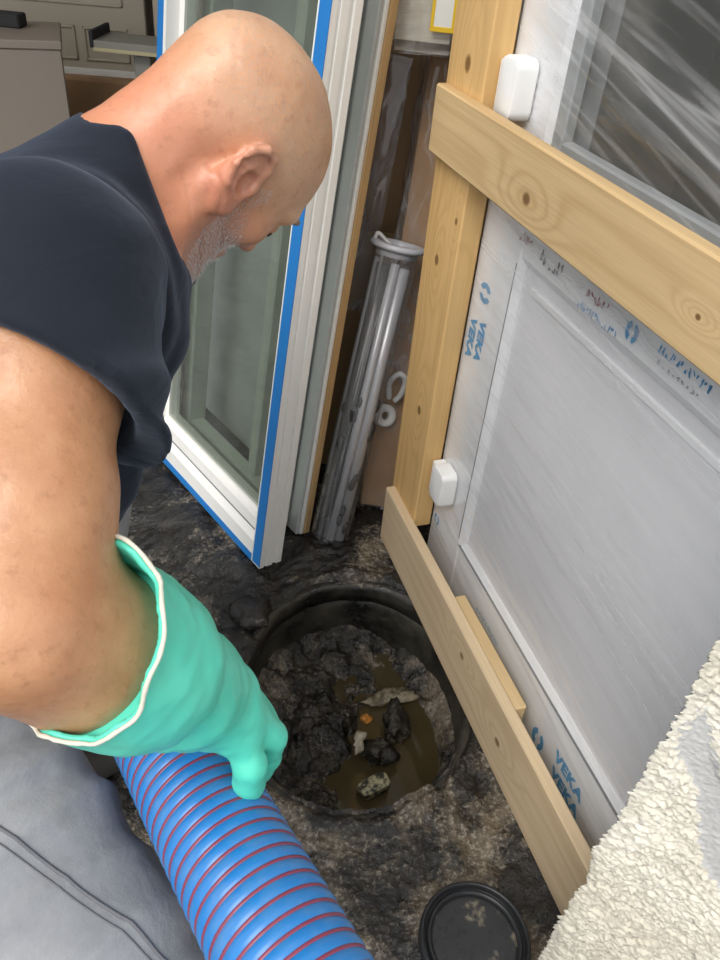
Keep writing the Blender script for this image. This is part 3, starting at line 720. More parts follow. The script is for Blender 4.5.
# ---- dim back of the room, left
cab = thing('taupe_cabinet', 'narrow taupe cabinet carcass in the dim back corner', 'cabinet', (-1.035, 2.32, 0))
box('side_panel', (-.108, .108), (.0, .018), (.0, .80), M['cabinet'], cab, .003)
box('body', (-.104, .104), (.018, .30), (.0, .80), M['cabinet'], cab, .003)
box('top_panel', (-.112, .112), (-.004, .304), (.80, .822), M['cabinet'], cab, .003)
cab.rotation_euler = (0, 0, .36)
bt = box('black_box', (-.05, .05), (-.03, .03), (0, .035), M['hollow'], None, .004); bt.location = (-1.14, 2.50, .822); tag(bt, 'small black box lying on top of the taupe cabinet', 'box')
dk = box('taupe_board', (-1.85, -1.27), (2.52, 2.56), (0, .80), M['cabinet'], None, .004); tag(dk, 'taupe board standing left of the taupe cabinet', 'board')
crt = box('carton_base', (-1.60, -.55), (2.80, 3.1), (-.01, .64), M['cardboard'], None, .01); tag(crt, 'wide brown carton standing under the beige panelled door', 'carton')
pd = thing('panelled_door', 'beige panelled door leaf resting on a brown carton', 'door', (-1.1, 2.84, .64))
box('leaf', (-.42, .26), (.0, .035), (.0, 1.55), M['beigedoor'], pd, .003)
box('bottom_moulding', (-.42, .26), (-.012, .0), (.0, .022), M['white2'], pd, .003)
for (x0, x1, z0, z1) in ((-.36, -.20, .03, .12), (-.36, .19, .205, .70), (.055, .20, .045, .145), (-.16, .03, .045, .145)):
    for nm, x, z in (('panel_moulding', (x0, x1), (z0, z0 + .008)), ('panel_moulding', (x0, x1), (z1 - .008, z1)), ('panel_moulding', (x0, x0 + .008), (z0, z1)), ('panel_moulding', (x1 - .008, x1), (z0, z1))):
        box(nm, x, (-.007, .001), z, M['beigedoor'], pd, .002)
pd.rotation_euler = (0, 0, .10)
pd2 = thing('door_leaf', 'plain beige door leaf standing beside the panelled door', 'door', (-.66, 2.74, .0))
box('leaf', (-.12, .30), (.0, .035), (.0, 1.9), M['beigedoor'], pd2, .003)
tr_ = thing('trestle_shelf', 'small grey shelf board with pale edge on a post', 'shelf', (-.80, 2.60, 0))
box('shelf_board', (-.11, .14), (-.06, .10), (.775, .80), M['plank_grey'], tr_, .003)
box('pale_edge', (-.108, .14), (-.064, -.060), (.772, .782), M['yellowedge'], tr_, .001)
box('shelf_back', (-.118, -.106), (-.062, .10), (.78, .825), M['hollow'], tr_, .002)
box('post', (.0, .05), (-.03, .03), (-.01, .776), M['plank_grey'], tr_, .003)

# ================================================================== sculpting with distance fields
def smin(a, b, k):
    h = np.clip(.5 + .5 * (b - a) / k, 0, 1); return b * (1 - h) + a * h - k * h * (1 - h)
def smax(a, b, k): return -smin(-a, -b, k)
def cone(p, a, b, ra, rb):
    a, b = np.asarray(a, float), np.asarray(b, float); d = b - a; t = np.clip((p - a) @ d / (d @ d), 0, 1)
    return np.linalg.norm(p - a - t[:, None] * d, axis=1) - (ra + (rb - ra) * t)
def chain(p, pts, rs, k=.02):
    o = None
    for i in range(len(pts) - 1):
        c = cone(p, pts[i], pts[i + 1], rs[i], rs[i + 1]); o = c if o is None else smin(o, c, k)
    return o
def ell(p, c, r, A=None):
    q = p - np.asarray(c, float)
    if A is not None: q = q @ np.asarray(A).T
    r = np.asarray(r, float); k0 = np.linalg.norm(q / r, axis=1); k1 = np.linalg.norm(q / (r * r), axis=1) + 1e-9
    return k0 * (k0 - 1) / k1
def sph(p, c, r): return np.linalg.norm(p - np.asarray(c, float), axis=1) - r
def axis_coords(lo, hi, res, fine=None, fres=None):
    if fine is None: return np.arange(lo, hi + res, res)
    a = np.arange(lo, fine[0], res); b = np.arange(fine[0], fine[1], fres); c = np.arange(fine[1], hi + res, res)
    return np.concatenate([a, b, c])
def mesh_sdf(f, xs, ys, zs, B=8):
    nx, ny, nz = len(xs), len(ys), len(zs); D = np.ones((nx, ny, nz), np.float32)
    def blocks(c): return [(i, min(i + B, len(c))) for i in range(0, len(c), B)]
    bx, by, bz = blocks(xs), blocks(ys), blocks(zs); cen = []; rad_ = []; idx = []
    for a in bx:
        for b in by:
            for c in bz:
                l = np.array([xs[a[0]], ys[b[0]], zs[c[0]]]); h = np.array([xs[min(a[1], nx - 1)], ys[min(b[1], ny - 1)], zs[min(c[1], nz - 1)]])
                cen.append((l + h) / 2); rad_.append(np.linalg.norm(h - l) / 2); idx.append((a, b, c))
    d = f(np.array(cen)); act = np.abs(d) < np.array(rad_) * 1.35 + .02
    pts = []; where = []
    for k, (a, b, c) in enumerate(idx):
        if act[k]:
            g = np.stack(np.meshgrid(xs[a[0]:a[1]], ys[b[0]:b[1]], zs[c[0]:c[1]], indexing='ij'), -1)
            pts.append(g.reshape(-1, 3)); where.append((k, g.shape[:3]))
        else: D[a[0]:a[1], b[0]:b[1], c[0]:c[1]] = 1 if d[k] > 0 else -1
    allp = np.concatenate(pts); val = np.concatenate([f(allp[i:i + 400000]) for i in range(0, len(allp), 400000)]); o = 0
    for k, sh in where:
        a, b, c = idx[k]; n = sh[0] * sh[1] * sh[2]; D[a[0]:a[1], b[0]:b[1], c[0]:c[1]] = val[o:o + n].reshape(sh); o += n
    S = D < 0
    cnt = np.zeros((nx - 1, ny - 1, nz - 1), np.int8)
    for a in (0, 1):
        for b in (0, 1):
            for c in (0, 1): cnt += S[a:nx - 1 + a, b:ny - 1 + b, c:nz - 1 + c]
    ci = np.argwhere((cnt > 0) & (cnt < 8)); vid = np.full(cnt.shape, -1, np.int32); vid[tuple(ci.T)] = np.arange(len(ci))
    cs = [xs, ys, zs]; acc = np.zeros((len(ci), 3)); num = np.zeros(len(ci))
    corners = [(a, b, c) for a in (0, 1) for b in (0, 1) for c in (0, 1)]
    for p in corners:
        for ax in range(3):
            if p[ax] == 0:
                q = list(p); q[ax] = 1
                i0 = ci + np.array(p); i1 = ci + np.array(q); d0 = D[tuple(i0.T)]; d1 = D[tuple(i1.T)]; m = (d0 < 0) != (d1 < 0)
                t = np.where(m, d0 / np.where(m, d0 - d1, 1), 0)
                P0 = np.stack([cs[k][i0[:, k]] for k in range(3)], 1); P1 = np.stack([cs[k][i1[:, k]] for k in range(3)], 1)
                acc += np.where(m[:, None], P0 + (P1 - P0) * t[:, None], 0); num += m
    V = acc / num[:, None]
    Q = []
    for ax in range(3):
        o1, o2 = (ax + 1) % 3, (ax + 2) % 3
        sl0 = [slice(None)] * 3; sl1 = [slice(None)] * 3; sl0[ax] = slice(0, -1); sl1[ax] = slice(1, None)
        ch = S[tuple(sl0)] != S[tuple(sl1)]
        for o_ in (o1, o2): s_ = [slice(None)] * 3; s_[o_] = slice(0, 1); ch[tuple(s_)] = False; s_[o_] = slice(-1, None); ch[tuple(s_)] = False
        e = np.argwhere(ch)
        def cell(da, db): k = e.copy(); k[:, o1] += da; k[:, o2] += db; return vid[tuple(k.T)]
        q = np.stack([cell(-1, -1), cell(0, -1), cell(0, 0), cell(-1, 0)], 1)
        fl_ = ~S[tuple(e.T)]; q[fl_] = q[fl_][:, ::-1]; Q.append(q)
    Q = np.concatenate(Q); Q = Q[(Q >= 0).all(1)]
    for it in range(1):     # pull the vertices onto the true surface
        dd = f(V); e = 6e-4; g = np.stack([f(V + np.eye(3)[k] * e) - f(V - np.eye(3)[k] * e) for k in range(3)], 1) / (2 * e)
        V = V - np.clip(dd / np.maximum((g * g).sum(1), .3), -.004, .004)[:, None] * g * .8
    return V, Q

# ================================================================== the kneeling man
A_ = np.array
# head frame
U_ = A_([.83, .345, .44]); U_ /= np.linalg.norm(U_); F_ = A_([.353, .285, -.886]); F_ -= U_ * (F_ @ U_); F_ /= np.linalg.norm(F_); R_ = np.cross(F_, U_)
F_ = F_ * math.cos(.03) - R_ * math.sin(.03); R_ = np.cross(F_, U_)
HF = np.stack([R_, F_, U_])                                   # rows: right, forward, up
HS = .95                                                     # head scale
OH = A_([-.137, .771, .998]) - R_ * .080 * HS
def hw(x, y, z): return OH + (R_ * x + F_ * y + U_ * z) * HS
# joints (metres, world)
NK = A_([-.265, .775, 1.0]); PV = A_([-.52, .60, .47])
tS = NK - PV; tS /= np.linalg.norm(tS); wS = A_([0, 1., 0]) - tS * tS[1]; wS /= np.linalg.norm(wS); aS = np.cross(wS, tS)
TF = np.stack([wS, aS, tS])
SHR = A_([-.262, .565, .975]); ELR = A_([-.218, .345, .832]); WRR = A_([-.120, .448, .622]); HDR = A_([-.072, .490, .542])
SHL = SHR + wS * .37; ELL = A_([-.40, .99, .68]); WRL = A_([-.42, .90, .545])
HPR = A_([-.480, .510, .42]); KNR = A_([-.115, .248, .335]); ANR = A_([-.33, .15, .10])
HPL = HPR + wS * .19; KNL = A_([-.43, .875, .46]); ANL = A_([-.445, .72, .10])

def head_sdf(q):
    x, y, z = q[:, 0], q[:, 1], q[:, 2]; ax = np.stack([np.abs(x), y, z], 1)
    d = ell(q, (0, -.020, .040), (.0785, .107, .084))
    d = smin(d, ell(q, (0, .030, .0), (.062, .062, .084)), .03)
    d = smin(d, cone(ax, (.046, .002, -.05), (.014, .068, -.098), .024, .021), .03)
    d = smin(d, ell(q, (0, .03, -.06), (.048, .055, .048)), .03)
    d = smin(d, sph(ax, (.048, .058, -.018), .020), .025)
    d = smin(d, sph(q, (0, .082, -.103), .019), .02)
    d = smin(d, cone(ax, (.0, .090, .030), (.040, .076, .030), .012, .010), .016)
    d = smax(d, -sph(ax, (.033, .104, .006), .019), .014)
    d = smin(d, sph(ax, (.032, .0775, .006), .0135), .004)
    d = smin(d, cone(q, (0, .089, .016), (0, .108, -.026), .008, .0115), .010)
    d = smin(d, sph(ax, (.010, .098, -.030), .008), .006)
    d = smin(d, cone(ax, (0, .100, -.056), (.020, .091, -.060), .0065, .004), .005)
    d = smin(d, cone(ax, (0, .099, -.070), (.018, .090, -.067), .0075, .004), .006)
    # ears
    eo = A_([.0745, -.010, .000]); tl = .50
    eu = A_([0, -math.sin(tl), math.cos(tl)]); ef0 = A_([0, math.cos(tl), math.sin(tl)])
    fl = .16; ef = ef0 * math.cos(fl) + A_([-1, 0, 0]) * math.sin(fl); en = np.cross(eu, ef) ; en = en if en[0] > 0 else -en
    k = ax - eo; e = np.stack([k @ ef, k @ eu, k @ en], 1)     # forward, up, out
    e = e / 1.2
    ear = ell(e, (-.006, .003, .006), (.019, .029, .0065))
    hel = [(.008, .004, .006), (.011, .018, .010), (.006, .029, .013), (-.006, .0325, .0145), (-.018, .026, .0145), (-.0225, .010, .013), (-.019, -.008, .011), (-.010, -.022, .008)]
    for i in range(len(hel) - 1): ear = smin(ear, cone(e, hel[i], hel[i + 1], .0036, .0036), .003)
    anti = [(-.006, .018, .011), (-.0135, .006, .0115), (-.011, -.008, .010), (-.004, -.015, .009)]
    for i in range(3): ear = smin(ear, cone(e, anti[i], anti[i + 1], .003, .003), .004)
    ear = smin(ear, ell(e, (-.003, -.026, .006), (.0085, .0095, .005)), .006)
    ear = smax(ear, -ell(e, (-.001, -.002, .017), (.0105, .0135, .0145)), .003)
    ear = smax(ear, -cone(e, (-.002, .023, .0165), (-.0165, .014, .0165), .0042, .004), .003)
    d = smin(d, ear, .004)
    d = smin(d, ell(e, (.009, -.004, .006), (.005, .007, .005)), .004)
    # neck creases and roll at the nape
    return d
def hand_sdf(p, wr, hd, nrm, curl, r=1., spread=1.):
    """palm plus four fingers and thumb; nrm = palm normal, curl = radians per joint"""
    dr = hd - wr; L = np.linalg.norm(dr); dr = dr / L; nrm = nrm - dr * (nrm @ dr); nrm /= np.linalg.norm(nrm); sd = np.cross(dr, nrm)
    d = None
    kn = wr + dr * .085
    for i, off in enumerate((-.031, -.010, .011, .031)):
        c = cone(p, wr + sd * off * .55 + dr * .01, kn + sd * off * spread - nrm * 0, .017 * r, .0125 * r); d = c if d is None else smin(d, c, .012)
        a = .25; q = kn + sd * off * spread
        for j, ln in enumerate((.043, .027, .020)):
            ln *= (.88, 1., .97, .80)[i]; a += curl[i] if np.ndim(curl) else curl
            v = dr * math.cos(a) + nrm * math.sin(a); q2 = q + v * ln
            d = smin(d, cone(p, q, q2, (.0112 - .0010 * j) * r, (.0102 - .0010 * j) * r), .004); q = q2
    t0 = wr + dr * .025 + sd * -.025; t1 = t0 + (dr * .6 - sd * .55 + nrm * .45) * .048; t2 = t1 + (dr * .75 - sd * .05 + nrm * .65) * .033; t3 = t2 + (dr * .75 + sd * .15 + nrm * .6) * .026
    for a, b, r0, r1 in ((t0, t1, .0155, .0125), (t1, t2, .0125, .0112), (t2, t3, .0112, .0095)): d = smin(d, cone(p, a, b, r0 * r, r1 * r), .006)
    return d
hose_dir = A_([-.146, .202, -.033]); hose_dir /= np.linalg.norm(hose_dir)
PALM_R = A_([-.81, -.59, 0])                                # palm towards the hose
def local(p, c, r, f):           # evaluate a detail only near its place
    dc = np.linalg.norm(p - c, axis=1); d = dc - r * .55; m = dc < r
    if m.any(): d[m] = f(p[m])
    return d
def limb_arm(p, s, e, w, inf=0.):
    u = e - s; f = w - e
    d = chain(p, [s, s + u * .30, s + u * .68, e], [.062 + inf, .057 + inf, .053 + inf, .051 + inf], .03)
    back = -(u / np.linalg.norm(u) - f / np.linalg.norm(f)); 
    g = chain(p, [e, e + f * .26, e + f * .62, w], [.053 + inf, .057 + inf, .040 + inf, .030 + inf], .03)
    return smin(d, g, .035)
def torso_sdf(p, inf=0.):
    c1 = NK - tS * .20 + aS * .004; c2 = NK - tS * .42 - aS * .012
    d = ell(p, c1, (.170 + inf, .104 + inf, .195 + inf), TF)
    d = smin(d, ell(p, c2, (.160 + inf, .112 + inf, .165 + inf), TF), .06)
    d = smin(d, ell(p, PV, (.165 + inf, .125 + inf, .12 + inf), TF), .06)
    d = smin(d, chain(p, [SHR - tS * .01, NK - tS * .085 - aS * .012, SHL - tS * .01], [.060 + inf, .065 + inf, .060 + inf], .05), .07)
    d = smin(d, sph(p, SHR, .066 + inf), .04); d = smin(d, sph(p, SHL, .066 + inf), .04)
    return d
def leg_sdf(p, h, k, a, inf=0.):
    u = k - h; v = a - k
    d = chain(p, [h, h + u * .35, h + u * .75, k], [.090 + inf, .086 + inf, .068 + inf, .058 + inf], .04)
    return smin(d, chain(p, [k, k + v * .3, k + v * .65, a], [.056 + inf, .058 + inf, .046 + inf, .036 + inf], .03), .03)
NB = hw(0, -.035, -.045)
def neck_sdf(p):
    d = cone(p, NB, NK - tS * .02 + aS * .005, .056, .058)
    d = smin(d, cone(p, hw(.01, -.060, -.015), NK - aS * .010, .050, .040), .03)     # nape
    d = smin(d, cone(p, hw(.058, -.012, -.035), NK - tS * .03 + aS * .06 - wS * .03, .016, .015), .02)
    return d
def body_sdf(p):
    q = (p - OH) @ HF.T / HS
    near = np.linalg.norm(q, axis=1) < .26
    d = np.full(len(p), 1.)
    if near.any(): d[near] = head_sdf(q[near]) * HS
    far = ~near; d[far] = np.linalg.norm(q[far], axis=1) * HS - .12
    d = smin(d, neck_sdf(p), .028)
    d = smin(d, torso_sdf(p), .05)
    d = smin(d, limb_arm(p, SHR, ELR, WRR), .04); d = smin(d, limb_arm(p, SHL, ELL, WRL), .04)
    d = smin(d, leg_sdf(p, HPR, KNR, ANR), .05); d = smin(d, leg_sdf(p, HPL, KNL, ANL), .05)
    d = smin(d, local(p, HDR, .24, lambda x: hand_sdf(x, WRR, HDR, PALM_R, .45, .75)), .012)
    d = smin(d, local(p, WRL, .26, lambda x: hand_sdf(x, WRL, WRL + A_([-.005, -.04, -.07]), A_([.1, -.7, .3]), .35)), .012)
    for kn, an, toe in ((KNR, ANR, A_([.20, -.05, -.07])), (KNL, ANL, A_([.15, .06, -.065]))): d = smin(d, cone(p, an, an + toe * .62, .034, .024), .02)
    # skin folds on the neck
    s = (p - NK) @ ((OH - NK) / np.linalg.norm(OH - NK))
    m = np.exp(-((s - .06) / .045) ** 2) * (np.linalg.norm(q, axis=1) < .2)
    d = d + .0022 * m * np.clip(vnoise(p * 14 + 3, 17) + .45, 0, 1) * np.maximum(0, np.sin(s * 210 + 6 * vnoise(p * 13, 7))) ** 6 + .0007 * fbm(p * 40, 2, 8)
    return d

# skin
mt = NT('skin')
hd_ = mt.n('VectorMath', operation='SUBTRACT'); mt.l(mt.tc.outputs['Object'], hd_.inputs[0]); hd_.inputs[1].default_value = OH
def comp(v):
    o = mt.n('VectorMath', operation='DOT_PRODUCT'); mt.l(hd_.outputs[0], o.inputs[0]); o.inputs[1].default_value = v; return o.outputs['Value']
hx, hy, hz = comp(R_), comp(F_), comp(U_)
ln_ = mt.n('VectorMath', operation='LENGTH'); mt.l(hd_.outputs[0], ln_.inputs[0])
def step(v, a, b): 
    o = mt.n('MapRange'); mt.inp(o, 0, v); o.inputs[1].default_value = a; o.inputs[2].default_value = b; o.interpolation_type = 'SMOOTHSTEP'; return o.outputs[0]
n1 = mt.noise(16, 5, .6); n2 = mt.noise(90, 4, .65); n3 = mt.noise(260, 3, .6)
ishead = step(ln_.outputs['Value'], .34, .24)
arm = mt.mix(mt.ramp(n1, [(.35, 0.), (.7, 1.)]), (.44, .205, .10), (.58, .31, .165)); arm = mt.mix(mt.ramp(n2, [(.55, 0.), (.72, .4)]), arm, (.27, .11, .05))
hedc = mt.mix(mt.ramp(n1, [(.35, 0.), (.7, 1.)]), (.60, .315, .175), (.72, .445, .275))
red = mt.math('MULTIPLY', step(hz, .05, -.05), mt.ramp(n1, [(.25, .45), (.65, .95)]))
hedc = mt.mix(mt.math('MULTIPLY', red, .9), hedc, (.62, .215, .12))
earm = mt.math('MULTIPLY', step(hx, .070, .078), mt.math('MULTIPLY', step(hz, .05, .035), step(hz, -.05, -.035))); hedc = mt.mix(mt.math('MULTIPLY', earm, .5), hedc, (.62, .24, .16))
hedc = mt.mix(mt.ramp(n2, [(.56, 0.), (.72, .35)]), hedc, (.35, .14, .08))
hair = mt.math('MULTIPLY', step(hz, .0, .045), step(hy, .06, .0)); hedc = mt.mix(mt.math('MULTIPLY', mt.math('MULTIPLY', hair, mt.ramp(n3, [(.4, 0.), (.65, 1.)])), .28), hedc, (.42, .34, .29))
jaw = mt.math('MULTIPLY', step(hz, -.005, -.045), step(hy, .0, .03)); hedc = mt.mix(mt.math('MULTIPLY', mt.math('MULTIPLY', jaw, mt.ramp(n3, [(.35, .2), (.6, 1.)])), .5), hedc, (.46, .37, .33))
mt.col(mt.mix(ishead, arm, hedc)).rough(mt.ramp(n2, [(.3, .30), (.7, .48)]))
mt.b.inputs['Subsurface Weight'].default_value = .12; mt.b.inputs['Subsurface Radius'].default_value = (1, .35, .2); mt.b.inputs['Subsurface Scale'].default_value = .008
mt.bump(n3, .25, .0012, mt.bump(n2, .25, .002))
SKIN = mt.m

BASE = A_([-.40, .55, 0.])
man = thing('person', 'crouching bald person in navy t-shirt, grey jeans and green gauntlet leaning over the manhole', 'person', BASE)
def skinned(name, f, xs, ys, zs, mat, parent=man):
    V, Q = mesh_sdf(f, xs, ys, zs); o = np_mesh(name, V, Q, mat, parent)
    if parent is man: o.location = -BASE
    return o
fx, fy, fz = (OH[0] - .10, OH[0] + .19), (OH[1] - .15, OH[1] + .15), (OH[2] - .15, OH[2] + .13)
body = skinned('body', body_sdf, axis_coords(-.75, .13, .0075, fx, .0023), axis_coords(.02, 1.14, .0075, fy, .0023), axis_coords(-.02, 1.19, .0075, fz, .0023), SKIN)

# t-shirt
NKD = OH - NK; NKD = NKD / np.linalg.norm(NKD)
ncol = A_([.85, .30, .28]); ncol /= np.linalg.norm(ncol)
NCP = A_([-.218, .716, 1.014])
uA = (ELR - SHR) / np.linalg.norm(ELR - SHR)
def shirt_raw(p):
    d = smin(torso_sdf(p, .010), neck_sdf(p) - .007, .03)
    slv = chain(p, [SHR, SHR + uA * .10 + aS * .006, SHR + uA * .18 + aS * .014], [.072, .078, .086], .03)
    d = smin(d, slv, .04)
    uL = (ELL - SHL) / np.linalg.norm(ELL - SHL)
    d = smin(d, chain(p, [SHL, SHL + uL * .17], [.074, .082], .03), .04)
    # fabric hanging away from the belly
    d = smin(d, chain(p, [NK - tS * .14 + aS * .075 - wS * .05, NK - tS * .28 + aS * .095 - wS * .07, NK - tS * .41 + aS * .10 - wS * .08], [.045, .045, .04], .05), .06)
    q = np.stack([(p - NK) @ wS * 5, (p - NK) @ aS * 7, (p - NK) @ tS * 13], 1)
    dA = np.linalg.norm(p - SHR - uA * .03, axis=1)
    f = fbm(q, 3, 81)
    d = d - .0065 * f * np.clip(dA / .08, .35, 1) - .0035 * np.sin(dA * 130 + 4 * vnoise(p * 9, 3)) * np.exp(-((dA - .12) / .05) ** 2)
    return d
def shirt_sdf(p):
    d = shirt_raw(p)
    bk = np.clip((-((p - NK) @ aS) + .01) / .06, 0, 1); bk = bk * bk * (3 - 2 * bk)
    d = smax(d, (p - NCP) @ ncol + .040 * bk, .004)                       # neckline
    d = smax(d, -((p - (NK - tS * .58)) @ tS), .004)                      # hem
    hemn = uA - aS * .42; hemn /= np.linalg.norm(hemn)
    sl = (p - (SHR + uA * .095)) @ hemn; arm_r = np.linalg.norm(np.cross(p - SHR, uA), axis=1)
    cutter = np.maximum(-sl, cone(p, SHR + uA * .085, SHR + uA * .30, .100, .112))      # everything of the sleeve beyond its hem
    d = smax(d, -np.maximum(cutter, -((torso_sdf(p, .0)) + .0) * 1.), .004)
    inner = np.maximum(cone(p, SHR + uA * .03, SHR + uA * .30, .0685, .074), -(sl + .022))
    d = smax(d, -inner, .004)
    uL = (ELL - SHL) / np.linalg.norm(ELL - SHL)
    d = smax(d, -np.maximum(-((p - (SHL + uL * .16)) @ uL), cone(p, SHL + uL * .1, SHL + uL * .3, .1, .11)), .004)
    return d
shirt = skinned('t_shirt', shirt_sdf, axis_coords(-.75, .02, .006), axis_coords(.42, 1.14, .006), axis_coords(.50, 1.14, .006), M['navy'])

# jeans
def jeans_sdf(p):
    d = smin(leg_sdf(p, HPR, KNR, ANR, .013), leg_sdf(p, HPL, KNL, ANL, .013), .04)
    d = smin(d, ell(p, PV, (.172, .132, .125), TF), .05)
    u = (KNR - HPR) / np.linalg.norm(KNR - HPR); s = (p - HPR) @ u
    f = fbm(p * np.array([9, 9, 7]), 3, 91)
    q = np.stack([s * 16, (p - HPR) @ np.cross(u, A_([0, 0, 1.])) * 6 + s * 6, (p[:, 2] - .4) * 6], 1)
    fold = 1 - np.abs(vnoise(q, 33)) * 2
    d = d - .005 * f - .008 * np.clip(fold, 0, 1) ** 2 * np.clip(1.1 - s * 1.6, .3, 1) - .004 * np.sin(s * 62 + 5 * vnoise(p * 6, 5)) * np.exp(-((s - .12) / .09) ** 2) - .003 * np.sin(s * 95 + 4 * vnoise(p * 8, 6)) * np.exp(-((s - .40) / .08) ** 2)
    d = smax(d, (p - (NK - tS * .45)) @ tS, .004)
    for k, a in ((KNR, ANR), (KNL, ANL)):
        v = (a - k) / np.linalg.norm(a - k); c = np.where(np.linalg.norm(p - a, axis=1) < .16, (p - (a + v * .01)) @ v, -1.); d = smax(d, c, .004)
    return d
jeans = skinned('jeans', jeans_sdf, axis_coords(-.75, .06, .006), axis_coords(.02, 1.10, .006), axis_coords(.05, .80, .006), M['denim'])
# side seam of the near trouser leg, laid on the cloth
uT = (KNR - HPR) / np.linalg.norm(KNR - HPR)
def on_jeans(p0, dirn, it=40):
    p = A_(p0, float).reshape(1, 3).copy()
    for _ in range(it): p = p + dirn * jeans_sdf(p)[0] * .7
    return p[0]
sdir = np.cross(uT, A_([0, 0, 1.])); sdir /= np.linalg.norm(sdir)
sdir = sdir if sdir[1] < 0 else -sdir; out = sdir * .22 + A_([0, 0, .97]); out /= np.linalg.norm(out)
pts = []
for t in np.linspace(-.02, .42, 70):
    c = HPR + uT * t; out = sdir * (.60 - 2.1 * t) + A_([0, 0, .9]); out /= np.linalg.norm(out); pts.append(on_jeans(c + out * .16, -out) + out * .0012)
for off, r in ((0, .0028),):
    tube('side_seam', pts, r * .65, M['stitch'], jeans, 6)
pts2 = []
out2 = sdir * .31 + A_([0, 0, .95]); out2 /= np.linalg.norm(out2)
for t in np.linspace(-.02, .42, 70):
    c = HPR + uT * t; out2 = sdir * (.70 - 2.1 * t) + A_([0, 0, .9]); out2 /= np.linalg.norm(out2); pts2.append(on_jeans(c + out2 * .16, -out2) + out2 * .0010)
tube('stitch_line', pts2, .0009, M['stitch'], jeans, 5)

# gauntlet
CF = A_([-.186, .354, .806]); fA = (WRR - ELR) / np.linalg.norm(WRR - ELR)
def glove_full(p):
    d = chain(p, [CF - fA * .02, CF + fA * .06, CF + (WRR - CF) * .72, WRR], [.072, .061, .048, .042], .03)
    d = smin(d, local(p, HDR, .24, lambda x: hand_sdf(x, WRR, HDR, PALM_R, A_([.45, .50, .50, .45]), 1.22, .95)), .03)
    s = (p - CF) @ fA
    f = fbm(p * 24, 3, 95) + .5 * (1 - 2 * np.abs(vnoise(np.stack([p @ fA * 26, p @ upv * 9, p @ sdv * 9], 1), 12)))
    d = d - .0030 * f - .0030 * np.sin(s * 85 + 5 * vnoise(p * 13, 4)) * np.exp(-((s - .14) / .06) ** 2)
    return d
upv = A_([0, 1., 0]) - fA * fA[1]; upv /= np.linalg.norm(upv); sdv = np.cross(fA, upv)
def cuff_plane(p):     # slanted, wavy cuff edge: reaches further up the far side
    q = p - CF; a = np.arctan2(q @ sdv, q @ upv)
    return -(q @ fA) - .018 * np.cos(a - .3) - .003 * np.sin(a * 9 + 1) - .004 * np.sin(a * 4)
def glove_sdf(p):
    d = glove_full(p); d = smax(d, cuff_plane(p), .003)
    inner = np.maximum(glove_full(p) + .0055, -((p - CF) @ fA) - 1); s = (p - CF) @ fA
    return smax(d, -np.maximum(inner, s - .03), .002)
glove = skinned('glove', glove_sdf, axis_coords(-.30, .02, .003), axis_coords(.24, .62, .003), axis_coords(.36, .90, .003), M['glove'])
hem = []
for a in np.linspace(0, 2 * np.pi, 90, endpoint=False):
    dirr = upv * math.cos(a) + sdv * math.sin(a); p = CF + dirr * .075
    for _ in range(30):
        p = p - fA * (-cuff_plane(p[None])[0]) * .9; p = p - dirr * glove_full(p[None])[0] * .7
    hem.append(p + dirr * .0004)
tube('cuff_hem', hem, .0014 + .0006 * rng.random(90), M['hem'], glove, 8, closed=True)

# boots
for nm, an, toe in (('boot', ANR, A_([.21, -.05, 0])), ('boot', ANL, A_([.17, .09, 0]))):
    ft = A_([an[0], an[1], .035]); t = toe / np.linalg.norm(toe)
    def boot_sdf(p):
        d = cone(p, an + A_([0, 0, .03]), ft, .060, .056); d = smin(d, cone(p, ft - t * .03 + A_([0, 0, .012]), ft + t * .17, .054, .046), .04)
        return smax(smax(d, -(p[:, 2] - .0), .006), (p - an)[:, 2] - .055, .004)
    skinned(nm, boot_sdf, axis_coords(an[0] - .13, an[0] + .27, .006), axis_coords(an[1] - .15, an[1] + .21, .006), axis_coords(-.02, .19, .006), M['boot'])

# stubble, brows, lashes
V = np.empty(len(body.data.vertices) * 3, np.float32); body.data.vertices.foreach_get('co', V); V = V.reshape(-1, 3).astype(float)
Nn = np.empty_like(V, dtype=np.float32).ravel(); body.data.vertices.foreach_get('normal', Nn); Nn = Nn.reshape(-1, 3).astype(float)
q = (V - OH) @ HF.T / HS; r_ = np.linalg.norm(q, axis=1)
beard = (r_ < .16) & (q[:, 1] > .0 + np.clip(-q[:, 2] - .05, 0, .1) * .3) & (q[:, 2] < .020 - (q[:, 1]) * .90 + np.where(q[:, 1] < .03, .02, 0)) & (q[:, 2] > -.128) & (q[:, 1] < .12) & ~((np.abs(q[:, 0]) < .02) & (q[:, 2] > -.045)) & (np.abs(q[:, 0]) < .074)
bi = np.argwhere(beard).ravel(); bi = rng.choice(bi, min(len(bi), 5200), replace=False)
sv, sf = [], []
for i in bi:
    n = Nn[i]; g = -U_ * .8 + F_ * .1; t = n * .75 + g * .5 + rng.normal(0, .25, 3); t /= np.linalg.norm(t)
    w_ = np.cross(t, rng.normal(0, 1, 3)); w_ /= np.linalg.norm(w_); b0 = V[i] + rng.normal(0, .0008, 3); L_ = rng.uniform(.0022, .0045); k = len(sv); w2 = np.cross(t, w_)
    sv += [b0 + w_ * .00028, b0 - w_ * .00014 + w2 * .00024, b0 - w_ * .00014 - w2 * .00024, b0 + t * L_]; sf += [(k, k + 1, k + 3), (k + 1, k + 2, k + 3), (k + 2, k, k + 3)]
stb = mesh_obj('beard_stubble', sv, sf, M['stub'], man); stb.location = -BASE; stb['kind'] = 'stuff'; stb['label'] = 'short white stubble'
